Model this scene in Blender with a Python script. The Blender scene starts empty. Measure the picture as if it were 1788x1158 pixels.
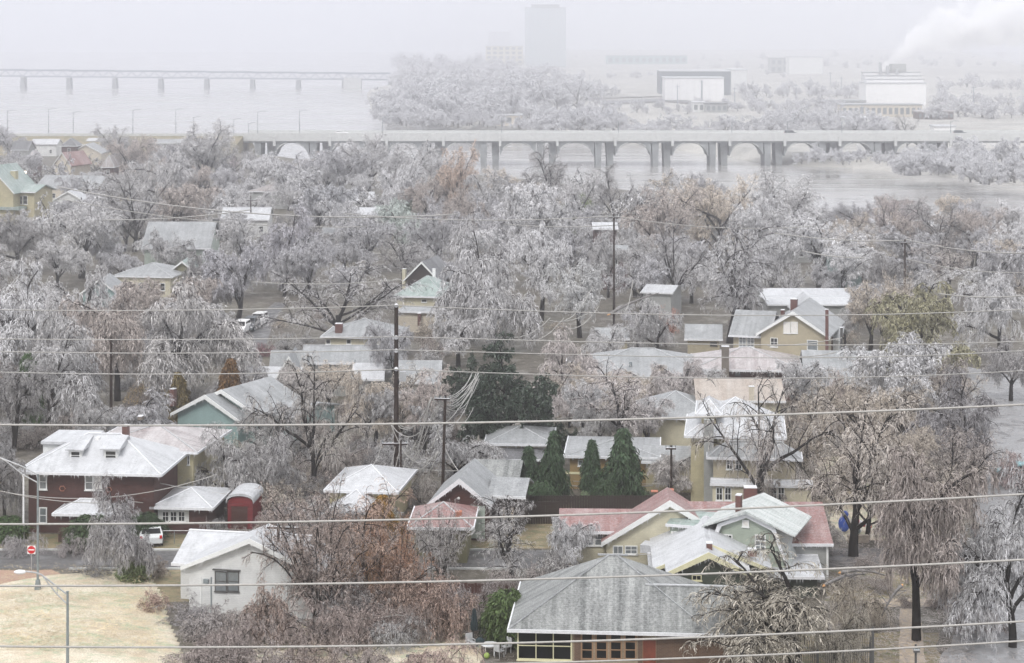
import bpy, bmesh, math, random
import numpy as np
from mathutils import Vector, Matrix
random.seed(7); rng=np.random.default_rng(7)
sc=bpy.context.scene; COL=sc.collection
# ---------------------------------------------------------------- camera
W0,H0=1788.0,1158.0
F=3500.0; HC=42.0; YH=50.0          # focal length in photo pixels, camera height in metres, row of the horizon
cam=bpy.data.objects.new('camera',bpy.data.cameras.new('camera')); COL.objects.link(cam)
cam.location=(0,0,HC); cam.rotation_euler=(math.radians(90),0,0)
cam.data.sensor_width=36; cam.data.lens=36*F/W0; cam.data.shift_y=-(H0/2-YH)/W0
cam.data.clip_start=1; cam.data.clip_end=9000
sc.camera=cam
# ---------------------------------------------------------------- world, sun, exposure
SUN_EL,SUN_ROT=math.radians(48),math.radians(200)
wd=bpy.data.worlds.new('World'); sc.world=wd; wd.use_nodes=True
wn=wd.node_tree; wn.nodes.clear()
sky=wn.nodes.new('ShaderNodeTexSky'); sky.sky_type='NISHITA'; sky.sun_disc=False
sky.sun_elevation=SUN_EL; sky.sun_rotation=SUN_ROT; sky.air_density=1.0; sky.dust_density=5
mx=wn.nodes.new('ShaderNodeMix'); mx.data_type='RGBA'; mx.inputs[0].default_value=0.90
# closed cloud cover, brighter overhead than at the horizon as under any thick overcast
tcw=wn.nodes.new('ShaderNodeTexCoord'); sxw=wn.nodes.new('ShaderNodeSeparateXYZ'); wn.links.new(tcw.outputs['Generated'],sxw.inputs[0])
cl=wn.nodes.new('ShaderNodeMix'); cl.data_type='RGBA'; cl.inputs[6].default_value=(8.3,8.5,9.1,1); cl.inputs[7].default_value=(15.5,15.6,16.0,1)
wn.links.new(sxw.outputs[2],cl.inputs[0]); wn.links.new(cl.outputs[2],mx.inputs[7])
bg=wn.nodes.new('ShaderNodeBackground'); bg.inputs[1].default_value=0.1
wo=wn.nodes.new('ShaderNodeOutputWorld')
wn.links.new(sky.outputs[0],mx.inputs[6]); wn.links.new(mx.outputs[2],bg.inputs[0]); wn.links.new(bg.outputs[0],wo.inputs[0])
sl=bpy.data.lights.new('sun','SUN'); sl.energy=1.5; sl.angle=math.radians(14); sl.color=(1,0.97,0.93)
so=bpy.data.objects.new('sun',sl); COL.objects.link(so)
_d=Vector((math.sin(SUN_ROT)*math.cos(SUN_EL),math.cos(SUN_ROT)*math.cos(SUN_EL),math.sin(SUN_EL)))
so.rotation_euler=_d.to_track_quat('Z','Y').to_euler()
so.location=(0,0,80)
sc.view_settings.view_transform='Standard'; sc.view_settings.look='None'; sc.view_settings.exposure=0.24
sc.view_settings.gamma=1; sc.view_settings.use_curve_mapping=False
sc.render.engine='CYCLES'
cy=sc.cycles; cy.max_bounces=9; cy.diffuse_bounces=2; cy.glossy_bounces=2; cy.transmission_bounces=2; cy.volume_bounces=7
cy.transparent_max_bounces=6; cy.use_denoising=True; cy.volume_step_rate=1; cy.caustics_reflective=False; cy.caustics_refractive=False
cy.use_adaptive_sampling=False
# ---------------------------------------------------------------- pixel -> place
def G(px,py,z=0.0):
    Y=F*(HC-z)/(py-YH); return Vector(((px-W0/2)*Y/F,Y,z))
def P(px,py,Y):
    return Vector(((px-W0/2)*Y/F,Y,HC-(py-YH)*Y/F))
def S(py,z=0.0): return (py-YH)/(HC-z)
# ---------------------------------------------------------------- materials
def newmat(name):
    m=bpy.data.materials.new(name); m.use_nodes=True
    nt=m.node_tree; b=nt.nodes['Principled BSDF']; return m,nt,b
def N(nt,t,**k):
    n=nt.nodes.new(t)
    for a,v in k.items(): setattr(n,a,v)
    return n
def setin(n,**k):
    for a,v in k.items(): n.inputs[a.replace('_',' ')].default_value=v
def ramp(nt,fac,p0,c0,p1,c1):
    r=N(nt,'ShaderNodeValToRGB'); e=r.color_ramp.elements
    e[0].position=p0; e[0].color=(*c0,1) if len(c0)==3 else c0
    e[1].position=p1; e[1].color=(*c1,1) if len(c1)==3 else c1
    nt.links.new(fac,r.inputs[0]); return r.outputs[0]
def noise(nt,scale,det=4,vec=None,rough=0.6):
    n=N(nt,'ShaderNodeTexNoise'); n.inputs['Scale'].default_value=scale; n.inputs['Detail'].default_value=det; n.inputs['Roughness'].default_value=rough
    if vec is not None: nt.links.new(vec,n.inputs['Vector'])
    return n.outputs['Fac']
def mixc(nt,fac,a,b,mode='MIX'):
    m=N(nt,'ShaderNodeMix',data_type='RGBA',blend_type=mode)
    for sock,v in ((m.inputs[0],fac),(m.inputs[6],a),(m.inputs[7],b)):
        if hasattr(v,'is_linked') or hasattr(v,'links'): nt.links.new(v,sock)
        elif isinstance(v,(int,float)): sock.default_value=v
        else: sock.default_value=(*v,1)
    return m.outputs[2]
def mth(nt,op,a,b=None):
    m=N(nt,'ShaderNodeMath',operation=op)
    for i,v in enumerate((a,b)):
        if v is None: continue
        if isinstance(v,(int,float)): m.inputs[i].default_value=v
        else: nt.links.new(v,m.inputs[i])
    return m.outputs[0]
def bump(nt,b,h,dist=0.02,strength=0.6):
    bp=N(nt,'ShaderNodeBump'); bp.inputs['Strength'].default_value=strength; bp.inputs['Distance'].default_value=dist
    nt.links.new(h,bp.inputs['Height']); nt.links.new(bp.outputs[0],b.inputs['Normal'])
def uvz(nt):
    """(u,z): u runs along the face horizontally, chosen from the face's own normal"""
    tc=N(nt,'ShaderNodeTexCoord'); so_=N(nt,'ShaderNodeSeparateXYZ'); sn=N(nt,'ShaderNodeSeparateXYZ')
    nt.links.new(tc.outputs['Object'],so_.inputs[0]); nt.links.new(tc.outputs['Normal'],sn.inputs[0])
    g=mth(nt,'GREATER_THAN',mth(nt,'ABSOLUTE',sn.outputs[0]),mth(nt,'ABSOLUTE',sn.outputs[1]))
    u=N(nt,'ShaderNodeMix',data_type='FLOAT'); nt.links.new(g,u.inputs[0]); nt.links.new(so_.outputs[0],u.inputs[2]); nt.links.new(so_.outputs[1],u.inputs[3])
    c=N(nt,'ShaderNodeCombineXYZ'); nt.links.new(u.outputs[0],c.inputs[0]); nt.links.new(so_.outputs[2],c.inputs[1])
    return c.outputs[0],tc.outputs['Object'],u.outputs[0],so_.outputs[2]
def plain(name,c,rough=0.6,var=0.15,scale=3.0,metal=0.0,spec=0.4):
    m,nt,b=newmat(name); tc=N(nt,'ShaderNodeTexCoord')
    n=noise(nt,scale,5,tc.outputs['Object'])
    col=ramp(nt,n,0.3,tuple(x*(1-var) for x in c),0.7,tuple(min(1,x*(1+var)) for x in c))
    nt.links.new(col,b.inputs['Base Color']); b.inputs['Roughness'].default_value=rough; b.inputs['Metallic'].default_value=metal
    b.inputs['Specular IOR Level'].default_value=spec
    return m
def roofmat(name,c,frost=(0.60,0.61,0.63),amount=0.5,streak=0.5,course=0.17,rough=0.45,tab=0.35):
    m,nt,b=newmat(name); v,obj,u,z=uvz(nt)
    br=N(nt,'ShaderNodeTexBrick'); nt.links.new(v,br.inputs['Vector'])
    br.inputs['Scale'].default_value=1.0; br.inputs['Brick Width'].default_value=tab; br.inputs['Row Height'].default_value=course*0.5
    br.inputs['Mortar Size'].default_value=0.012; br.inputs['Mortar Smooth'].default_value=0.4
    br.inputs['Color1'].default_value=(*[x*1.12 for x in c],1); br.inputs['Color2'].default_value=(*[x*0.85 for x in c],1); br.inputs['Mortar'].default_value=(*[x*0.55 for x in c],1)
    big=noise(nt,0.35,3,obj); fine=noise(nt,6.0,6,obj,0.75)
    cs=N(nt,'ShaderNodeCombineXYZ'); nt.links.new(mth(nt,'MULTIPLY',u,1.6),cs.inputs[0]); nt.links.new(mth(nt,'MULTIPLY',z,0.25),cs.inputs[1])
    st=noise(nt,1.0,4,cs.outputs[0],0.6)
    f=mth(nt,'ADD',mth(nt,'MULTIPLY',fine,0.55),mth(nt,'ADD',mth(nt,'MULTIPLY',big,0.5*(1-streak)),mth(nt,'MULTIPLY',st,0.5*streak+0.1)))
    lo=0.80-0.55*amount
    fr=ramp(nt,f,max(0,lo-0.10),(0,0,0),min(1,lo+0.16),(1,1,1))
    col=mixc(nt,mth(nt,'MULTIPLY',fr,0.9),br.outputs['Color'],frost)
    dirt=ramp(nt,noise(nt,1.3,5,obj),0.35,(0.86,0.86,0.86),0.65,(1.04,1.04,1.04))
    col=mixc(nt,1.0,col,dirt,'MULTIPLY')
    nt.links.new(col,b.inputs['Base Color']); b.inputs['Roughness'].default_value=rough
    bump(nt,b,mth(nt,'ADD',br.outputs['Fac'],mth(nt,'MULTIPLY',fine,-1.0)),0.03,0.5)
    return m
def brickmat(name,c1,c2,mortar,bw=0.24,rh=0.085):
    m,nt,b=newmat(name); v,obj,u,z=uvz(nt)
    br=N(nt,'ShaderNodeTexBrick'); nt.links.new(v,br.inputs['Vector']); br.inputs['Scale'].default_value=1.0
    br.inputs['Brick Width'].default_value=bw; br.inputs['Row Height'].default_value=rh; br.inputs['Mortar Size'].default_value=0.01
    br.inputs['Color1'].default_value=(*c1,1); br.inputs['Color2'].default_value=(*c2,1); br.inputs['Mortar'].default_value=(*mortar,1)
    d=ramp(nt,noise(nt,0.8,5,obj),0.3,(0.75,0.75,0.75),0.7,(1.1,1.1,1.1))
    nt.links.new(mixc(nt,1.0,br.outputs['Color'],d,'MULTIPLY'),b.inputs['Base Color']); b.inputs['Roughness'].default_value=0.8
    bump(nt,b,br.outputs['Fac'],-0.01,0.6); return m
def sidingmat(name,c,board=0.13):
    m,nt,b=newmat(name); v,obj,u,z=uvz(nt)
    s=mth(nt,'FRACT',mth(nt,'MULTIPLY',z,1/board))
    line=ramp(nt,s,0.0,(0.62,0.62,0.62),0.14,(1,1,1))
    d=ramp(nt,noise(nt,1.1,6,obj,0.7),0.3,tuple(x*0.82 for x in c),0.7,tuple(min(1,x*1.06) for x in c))
    nt.links.new(mixc(nt,1.0,d,line,'MULTIPLY'),b.inputs['Base Color']); b.inputs['Roughness'].default_value=0.65
    bump(nt,b,s,0.02,0.7); return m
def twigmat(name,c,vary=0.3,rough=0.35,spec=0.6):
    m,nt,b=newmat(name); tc=N(nt,'ShaderNodeTexCoord'); oi=N(nt,'ShaderNodeObjectInfo')
    n=noise(nt,2.6,6,tc.outputs['Object'],0.8)
    col=ramp(nt,n,0.36,tuple(x*(1-vary) for x in c),0.64,tuple(min(1,x*(1+vary)) for x in c))
    gi=N(nt,'ShaderNodeNewGeometry')   # random tone per twig, ice glints painted into the colour
    isl=ramp(nt,gi.outputs['Random Per Island'],0.10,(0.50,0.49,0.48),0.9,(1.30,1.30,1.31))
    col=mixc(nt,1.0,col,isl,'MULTIPLY')
    nt.links.new(mixc(nt,1.0,col,oi.outputs['Color'],'MULTIPLY'),b.inputs['Base Color'])
    b.inputs['Roughness'].default_value=rough; b.inputs['Specular IOR Level'].default_value=spec
    return m
M={}
M['twig']=twigmat('iced_twig',(0.78,0.77,0.775),0.34)
M['twigdark']=twigmat('shade_dark_inner_twig',(0.065,0.058,0.054),0.5,0.6,0.2)  # less iced inner twigs, darkened to put crown shade into the colour
M['leaf']=twigmat('evergreen_leaf',(0.07,0.095,0.06),0.35,0.6,0.2)
M['bark']=plain('wet_bark',(0.018,0.016,0.015),0.8,0.35,6,spec=0.12)
M['barkice']=plain('iced_bark',(0.16,0.15,0.145),0.4,0.5,5,spec=0.6)
M['r_grey']=roofmat('grey_shingle_roof',(0.105,0.112,0.11),amount=0.42,streak=0.9,frost=(0.42,0.43,0.42))
M['r_lgrey']=roofmat('light_grey_frosted_roof',(0.18,0.19,0.195),amount=0.50,frost=(0.42,0.43,0.44))
M['r_white']=roofmat('iced_white_roof',(0.28,0.29,0.30),amount=0.68,streak=0.6,frost=(0.57,0.58,0.60))
M['r_red']=roofmat('red_shingle_roof',(0.20,0.062,0.052),amount=0.42,frost=(0.46,0.38,0.37),course=0.3)
M['r_green']=roofmat('green_shingle_roof',(0.20,0.28,0.25),amount=0.42,frost=(0.52,0.56,0.55))
M['r_metal']=roofmat('pale_green_sheet_roof',(0.30,0.36,0.34),amount=0.6,streak=1.0,frost=(0.62,0.64,0.63))
M['r_tan']=roofmat('tan_shingle_roof',(0.34,0.275,0.225),amount=0.45,frost=(0.52,0.48,0.44))
M['r_purple']=roofmat('purple_brown_tile_roof',(0.22,0.17,0.17),amount=0.5,frost=(0.58,0.56,0.56),course=0.35,tab=0.5)
M['r_dark']=roofmat('dark_shingle_roof',(0.10,0.10,0.105),amount=0.3,frost=(0.4,0.4,0.42))
M['r_brown']=roofmat('brown_shingle_roof',(0.20,0.15,0.13),amount=0.4)
M['w_redbrick']=brickmat('dark_red_brick',(0.085,0.024,0.019),(0.055,0.017,0.014),(0.07,0.05,0.045))
M['w_brownbrick']=brickmat('brown_brick',(0.15,0.085,0.05),(0.11,0.06,0.038),(0.16,0.13,0.10))
M['w_tanbrick']=brickmat('tan_brick',(0.34,0.27,0.18),(0.28,0.22,0.14),(0.36,0.32,0.26))
M['w_chim']=brickmat('chimney_brick',(0.17,0.06,0.045),(0.12,0.045,0.04),(0.14,0.11,0.10))
M['w_greybrick']=brickmat('grey_brown_brick',(0.20,0.17,0.14),(0.15,0.125,0.105),(0.2,0.19,0.17))
M['w_orangebrick']=brickmat('orange_brick',(0.45,0.16,0.09),(0.36,0.12,0.07),(0.3,0.2,0.15))
M['w_white']=sidingmat('white_clapboard',(0.74,0.75,0.74))
M['w_cream']=sidingmat('cream_clapboard',(0.62,0.58,0.44))
M['w_yellow']=sidingmat('yellow_clapboard',(0.50,0.45,0.29))
M['w_ochre']=sidingmat('ochre_wall',(0.34,0.24,0.11))
M['w_tan']=sidingmat('tan_wall',(0.44,0.39,0.28))
M['w_sage']=sidingmat('sage_clapboard',(0.37,0.42,0.35))
M['w_dgreen']=sidingmat('dark_green_wall',(0.06,0.075,0.055))
M['w_teal']=sidingmat('pale_teal_wall',(0.30,0.42,0.41))
M['w_lgreen']=sidingmat('pale_green_wall',(0.48,0.55,0.49))
M['w_dred']=sidingmat('dark_red_wall',(0.075,0.03,0.024))
M['w_red']=sidingmat('barn_red_wall',(0.17,0.016,0.02),0.3)
M['w_dark']=sidingmat('dark_brown_wall',(0.04,0.028,0.023))
M['w_beige']=sidingmat('beige_wall',(0.62,0.56,0.46),0.3)
M['w_olive']=sidingmat('olive_wall',(0.20,0.19,0.11))
M['w_grey']=sidingmat('grey_wall',(0.38,0.39,0.38))
M['trim']=plain('white_trim',(0.74,0.75,0.74),0.5,0.06)
M['icetrim']=plain('iced_edge',(0.70,0.71,0.73),0.3,0.12,5,spec=0.7)
M['creamtrim']=plain('cream_trim',(0.66,0.63,0.42),0.5,0.06)
M['browntrim']=plain('brown_trim',(0.32,0.20,0.12),0.6,0.1)
M['darktrim']=plain('dark_trim',(0.08,0.08,0.08),0.5,0.1)
M['glass']=plain('window_glass',(0.015,0.018,0.02),0.08,0.2,1.5,spec=0.4)
M['glassg']=plain('grey_window_glass',(0.17,0.19,0.20),0.12,0.25,2,spec=0.8)
M['capgrey']=plain('frosted_cap',(0.44,0.45,0.46),0.4,0.2,4)
M['black']=plain('black_glass',(0.006,0.007,0.008),0.1,0.2,1,spec=0.2)
M['shutter']=plain('white_shutter',(0.72,0.70,0.66),0.5,0.05)
M['door']=plain('red_brown_door',(0.18,0.05,0.03),0.4,0.2)
M['metal']=plain('galvanised_metal',(0.42,0.43,0.44),0.4,0.15,metal=0.3)
M['greymetal']=plain('grey_painted_metal',(0.20,0.23,0.24),0.5,0.15)
M['lampwhite']=plain('white_lamp_housing',(0.75,0.75,0.78),0.4,0.03)
M['wood']=plain('pole_wood',(0.035,0.024,0.019),0.9,0.3,3,spec=0.1)
M['fartwig']=plain('misty_twig',(0.64,0.64,0.66),0.6,0.25,0.15)
M['wire']=plain('iced_wire',(0.36,0.35,0.33),0.4,0.15,8,spec=0.6)
M['wire2']=plain('thick_ice_wire',(0.36,0.345,0.32),0.5,0.15,8,spec=0.6)
M['concrete']=plain('pale_concrete',(0.52,0.53,0.52),0.8,0.12,1)
M['dconcrete']=plain('dark_concrete',(0.24,0.255,0.26),0.85,0.25,0.6)  # darker tone for piers, arches and girder
M['steel']=plain('truss_steel',(0.24,0.27,0.31),0.7,0.15,1)  # steel lightened, some distance haze put into its colour
M['deck']=plain('bridge_roadway',(0.52,0.52,0.51),0.7,0.1,0.3)
M['umb']=plain('black_canvas',(0.02,0.035,0.04),0.8,0.2)
M['white']=plain('white_paint',(0.80,0.80,0.80),0.4,0.03)
M['redpaint']=plain('red_paint',(0.55,0.01,0.02),0.4,0.05)
M['bluepaint']=plain('blue_fabric',(0.03,0.09,0.42),0.6,0.1)
M['orange']=plain('orange_plastic',(0.75,0.25,0.05),0.5,0.05)
M['stone']=plain('garden_stone',(0.36,0.31,0.26),0.8,0.3,2)
# ---------------------------------------------------------------- mesh builder
class MB:
    def __init__(s): s.v=[]; s.f=[]
    def add(s,vs,fs):
        o=len(s.v); s.v+= [tuple(v) for v in vs]; s.f+=[tuple(i+o for i in f) for f in fs]; return s
    def box(s,a,b):
        x0,y0,z0=[min(p,q) for p,q in zip(a,b)]; x1,y1,z1=[max(p,q) for p,q in zip(a,b)]
        return s.add([(x0,y0,z0),(x1,y0,z0),(x1,y1,z0),(x0,y1,z0),(x0,y0,z1),(x1,y0,z1),(x1,y1,z1),(x0,y1,z1)],
          [(0,3,2,1),(4,5,6,7),(0,1,5,4),(1,2,6,5),(2,3,7,6),(3,0,4,7)])
    def prism(s,poly,ax,a,b):
        """poly: list of 2D points; extruded along axis ax ('x','y','z') from a to b"""
        n=len(poly)
        def mk(p,t): return {'x':(t,p[0],p[1]),'y':(p[0],t,p[1]),'z':(p[0],p[1],t)}[ax]
        vs=[mk(p,a) for p in poly]+[mk(p,b) for p in poly]
        fs=[tuple(range(n)),tuple(range(2*n-1,n-1,-1))]+[(i,i+n,(i+1)%n+n,(i+1)%n) for i in range(n)]
        return s.add(vs,fs)
    def tube(s,pts,r,m=6,r1=None):
        pts=[Vector(p) for p in pts]; n=len(pts); vs=[]; fs=[]
        for i,p in enumerate(pts):
            t=(pts[min(i+1,n-1)]-pts[max(i-1,0)]).normalized()
            u=t.cross(Vector((0,0,1)) if abs(t.z)<0.9 else Vector((1,0,0))).normalized(); w=t.cross(u)
            rr=r if r1 is None else r+(r1-r)*i/(n-1)
            for k in range(m):
                a=2*math.pi*k/m; vs.append(p+u*(math.cos(a)*rr)+w*(math.sin(a)*rr))
        for i in range(n-1):
            for k in range(m): fs.append((i*m+k,i*m+(k+1)%m,(i+1)*m+(k+1)%m,(i+1)*m+k))
        fs.append(tuple(range(m-1,-1,-1))); fs.append(tuple(range((n-1)*m,n*m)))
        return s.add(vs,fs)
    def sphere(s,c,r,su=10,sv=7,sc3=(1,1,1)):
        vs=[]; fs=[]
        for i in range(sv+1):
            th=math.pi*i/sv
            for k in range(su):
                a=2*math.pi*k/su; vs.append((c[0]+r*sc3[0]*math.sin(th)*math.cos(a),c[1]+r*sc3[1]*math.sin(th)*math.sin(a),c[2]+r*sc3[2]*math.cos(th)))
        for i in range(sv):
            for k in range(su): fs.append((i*su+k,(i+1)*su+k,(i+1)*su+(k+1)%su,i*su+(k+1)%su))
        return s.add(vs,fs)
    def mesh(s,name,m,smooth=False):
        me=bpy.data.meshes.new(name); me.from_pydata(s.v,[],s.f); me.materials.append(m)
        bm=bmesh.new(); bm.from_mesh(me); bmesh.ops.recalc_face_normals(bm,faces=bm.faces); bm.to_mesh(me); bm.free()
        if smooth: me.shade_smooth()
        return me
    def build(s,name,m,parent=None,smooth=False,**k):
        o=bpy.data.objects.new(name,s.mesh(name,m,smooth)); COL.objects.link(o)
        if parent is not None: o.parent=parent
        return tag(o,**k)
LABELS={}
def tag(o,label=None,cat=None,group=None,kind=None):
    if label:
        if label in LABELS and (not group or LABELS[label]!=group): print('DUP LABEL:',label)
        LABELS[label]=group; o['label']=label
        nw=len(label.split())
        if nw>16 or nw<4: print('LABEL LENGTH',nw,label)
    if cat: o['category']=cat
    if group: o['group']=group
    if kind: o['kind']=kind
    return o
def thing(name,label,cat,loc=(0,0,0),rz=0,group=None):
    o=bpy.data.objects.new(name,None); COL.objects.link(o); o.location=loc; o.rotation_euler=(0,0,rz); o.empty_display_size=0.5
    return tag(o,label,cat,group)
def copy_tree(o,parent=None):
    c=o.copy(); COL.objects.link(c); c.parent=parent
    for ch in list(o.children): copy_tree(ch,c)
    return c
def part(parent,name,mat,box=None,**k):
    m=MB(); m.box(*box); return m.build(name,mat,parent,**k)
# ---------------------------------------------------------------- haze
hz=MB().box((-1500,-40,-12),(1500,4200,96)).build('haze',plain('tmp',(1,1,1)),kind='stuff',label='pale winter haze lying over the river and town',cat='haze')
hm=bpy.data.materials.new('haze_air'); hm.use_nodes=True; hm.node_tree.nodes.clear()
pv=hm.node_tree.nodes.new('ShaderNodeVolumePrincipled'); ho=hm.node_tree.nodes.new('ShaderNodeOutputMaterial')
HAZE=0.00066
pv.inputs['Density'].default_value=HAZE; pv.inputs['Color'].default_value=(0.97,0.97,1.0,1); pv.inputs['Anisotropy'].default_value=0.88
hm.node_tree.links.new(pv.outputs[0],ho.inputs['Volume']); hz.data.materials.clear(); hz.data.materials.append(hm)
# ================================================================ ground, river, roads
def groundmat():
    m,nt,b=newmat('winter_ground'); tc=N(nt,'ShaderNodeTexCoord'); o=tc.outputs['Object']
    a=ramp(nt,noise(nt,0.06,5,o),0.40,(0.07,0.055,0.04),0.62,(0.13,0.115,0.075))
    c=ramp(nt,noise(nt,0.9,7,o,0.75),0.40,(0.03,0.026,0.021),0.72,(0.26,0.24,0.21))
    fr=ramp(nt,noise(nt,0.25,6,o,0.7),0.54,(0,0,0),0.68,(0.6,0.6,0.6))
    col=mixc(nt,fr,mixc(nt,0.55,a,c),(0.34,0.33,0.31))
    nt.links.new(col,b.inputs['Base Color']); b.inputs['Roughness'].default_value=0.7
    bump(nt,b,noise(nt,3,6,o,0.7),0.15,0.6); return m
def lawnmat(name,c1,c2,c3,sc_=0.25):
    m,nt,b=newmat(name); tc=N(nt,'ShaderNodeTexCoord'); o=tc.outputs['Object']
    mp=N(nt,'ShaderNodeMapping'); mp.inputs['Scale'].default_value=(0.7,1.0,1.0); mp.inputs['Rotation'].default_value=(0,0,0.35); nt.links.new(o,mp.inputs[0])
    a=ramp(nt,noise(nt,sc_*1.6,7,mp.outputs[0],0.75),0.43,c1,0.57,c2)
    col=mixc(nt,ramp(nt,noise(nt,sc_*3.1,6,mp.outputs[0],0.75),0.50,(0,0,0),0.62,(0.9,0.9,0.9)),a,c3)
    fine=ramp(nt,noise(nt,9,5,o,0.8),0.35,(0.58,0.56,0.54),0.65,(1.15,1.15,1.15))
    nt.links.new(mixc(nt,1.0,col,fine,'MULTIPLY'),b.inputs['Base Color']); b.inputs['Roughness'].default_value=0.75
    bump(nt,b,noise(nt,7,6,o,0.8),0.06,0.7); return m
def roadmat(name,c,wet=0.35,ice=0.4):
    m,nt,b=newmat(name); tc=N(nt,'ShaderNodeTexCoord'); o=tc.outputs['Object']
    n1=noise(nt,0.35,6,o,0.65)
    col=mixc(nt,ramp(nt,n1,0.5,(0,0,0),0.72,(ice,ice,ice)),ramp(nt,noise(nt,5,6,o,0.8),0.3,tuple(x*0.8 for x in c),0.7,tuple(x*1.25 for x in c)),(0.44,0.44,0.45))
    nt.links.new(col,b.inputs['Base Color'])
    nt.links.new(ramp(nt,noise(nt,0.6,4,o),0.4,(wet,wet,wet),0.6,(0.75,0.75,0.75)),b.inputs['Roughness'])
    bump(nt,b,noise(nt,12,4,o),0.01,0.4); return m
M['ground']=groundmat()
M['slope']=lawnmat('straw_lawn',(0.60,0.51,0.38),(0.72,0.66,0.53),(0.44,0.49,0.34))
M['lawn']=lawnmat('dull_lawn',(0.20,0.17,0.10),(0.32,0.26,0.16),(0.14,0.17,0.09),0.4)
M['road']=roadmat('wet_asphalt',(0.10,0.098,0.10),0.3,0.3)
M['wetroad']=roadmat('flooded_street_surface',(0.24,0.24,0.245),0.12,0.4)
M['dirt']=roadmat('red_dirt',(0.34,0.22,0.16),0.5,0.15)
M['walk']=roadmat('damp_sidewalk',(0.42,0.34,0.25),0.5,0.3)
M['farland']=lawnmat('far_bank_ground',(0.36,0.355,0.33),(0.50,0.49,0.46),(0.30,0.30,0.28),0.02)
# town ground with its sloping river bank (near bank line traced on z=0)
bank=[(-900,262),(-300,258),(0,252),(300,256),(600,285),(900,312),(1200,345),(1500,385),(1788,420),(2300,470),(3200,560)]
bk=[G(x,y,0) for x,y in bank]
def interp_poly(pts,n):
    out=[]
    for i in range(len(pts)-1):
        for k in range(n): out.append(pts[i].lerp(pts[i+1],k/n))
    out.append(pts[-1]); return out
line=interp_poly(bk,12)
for p in line[1:-1]: p.y+=random.uniform(-3,3)
mb=MB(); n=len(line)
rows=[]
for t in [0,0.1,0.2,0.3,0.4,0.5,0.6,0.7,0.8,0.9,1.0]:
    rows.append([Vector((p.x*(1-t)+t*(-420+900*i/(n-1)),p.y*(1-t)+t*(-30),0.0)) for i,p in enumerate(line)])
vs=[]; 
top=[Vector((p.x,p.y+14,-6.5)) for p in line]; deep=[Vector((p.x,p.y+30,-10)) for p in line]
allr=[deep,top]+rows
for r in allr: vs+=r
fs=[]
for j in range(len(allr)-1):
    for i in range(n-1): a=j*n+i; fs.append((a,a+1,a+n+1,a+n))
mb.add(vs,fs); g=mb.build('ground',M['ground'],kind='structure',label='frosted brown earth of the town yards',cat='ground')
# water
def watermat():
    m,nt,b=newmat('river_water'); tc=N(nt,'ShaderNodeTexCoord'); o=tc.outputs['Object']
    mp=N(nt,'ShaderNodeMapping'); mp.inputs['Scale'].default_value=(0.035,0.16,1); nt.links.new(o,mp.inputs[0])
    b.inputs['Base Color'].default_value=(0.34,0.33,0.32,1); b.inputs['Specular IOR Level'].default_value=0.5
    nt.links.new(ramp(nt,noise(nt,0.6,4,mp.outputs[0]),0.4,(0.10,0.10,0.10),0.62,(0.26,0.26,0.26)),b.inputs['Roughness'])
    bump(nt,b,noise(nt,2.0,5,mp.outputs[0]),0.10,0.12); return m
MB().add([(-1450,350,-6),(1450,350,-6),(1450,4100,-6),(-1450,4100,-6)],[(0,1,2,3)]).build('river_water',watermat(),kind='structure',label='wide still grey river reflecting the haze',cat='river')
# far bank: shoreline on the water level
shore=[(640,166),(650,196),(700,212),(800,224),(905,234),(1100,252),(1250,272),(1330,286),(1450,292),(1560,300),(1680,312),(1788,326),(2100,350),(2900,400)]
sh=interp_poly([G(x,y,-6) for x,y in shore],8)
for p in sh[1:-1]: p.y+=random.uniform(-3,3)
far=[Vector((p.x*2.2+300,4100,-1.5)) for p in sh]
vs=[];rws=[[Vector((p.x,p.y-6,-8)) for p in sh],[Vector((p.x,p.y+2,-5.6)) for p in sh],[Vector((p.x+2,p.y+16,-2.2)) for p in sh]]
for t in (0.02,0.05,0.1,0.2,0.4,0.7,1.0): rws.append([Vector(((p.x+2)*(1-t)+q.x*t,(p.y+16)*(1-t)+q.y*t,-2.2+0.7*t)) for p,q in zip(sh,far)])
for r in rws: vs+=r
n=len(sh); fs=[]
for j in range(len(rws)-1):
    for i in range(n-1): a=j*n+i; fs.append((a,a+1,a+n+1,a+n))
MB().add(vs,fs).build('far_bank',M['farland'],kind='structure',label='pale low land beyond the river',cat='ground')
# sheets on the ground
def sheet(name,px,mat,z=0.004,label=None,cat=None,sub=0):
    pts=[G(x,y,0) for x,y in px]; pts=[Vector((p.x,p.y,z)) for p in pts]
    if sub:                                   # worn, uneven edge
        q=[]
        for i,p in enumerate(pts):
            r=pts[(i+1)%len(pts)]; n=max(1,int((r-p).length/1.2)); t=(r-p).normalized(); nn=Vector((-t.y,t.x,0))
            for k in range(n): q.append(p.lerp(r,k/n)+nn*(random.uniform(-sub,sub) if k else 0))
        pts=q
    return MB().add(pts,[tuple(range(len(pts)))]).build(name,mat,kind='structure',label=label,cat=cat)
sheet('street',[(-300,992),(-300,962),(300,962),(900,961),(1450,958),(1690,955),(1690,985),(1450,990),(900,993),(300,994)],M['road'],0.008,'wet asphalt cross street behind the straw slope','street')
sheet('side_street',[(395,660),(452,655),(462,610),(478,562),(500,530),(480,528),(440,560),(405,600),(390,640)],M['road'],0.008,'dark asphalt side street where the cars are parked','street')
sheet('flooded_street',[(1640,1158),(1640,1300),(2100,1300),(2100,900),(1900,760),(1790,660),(1688,640),(1685,740),(1700,860),(1710,955),(1690,1050)],M['wetroad'],0.012,'wide wet grey street along the river side','street',sub=0.35)
sheet('yard_lawn',[(-200,958),(-200,932),(330,934),(900,934),(900,958)],M['lawn'],0.006,'dull lawn strip before the brick house','lawn')
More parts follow.
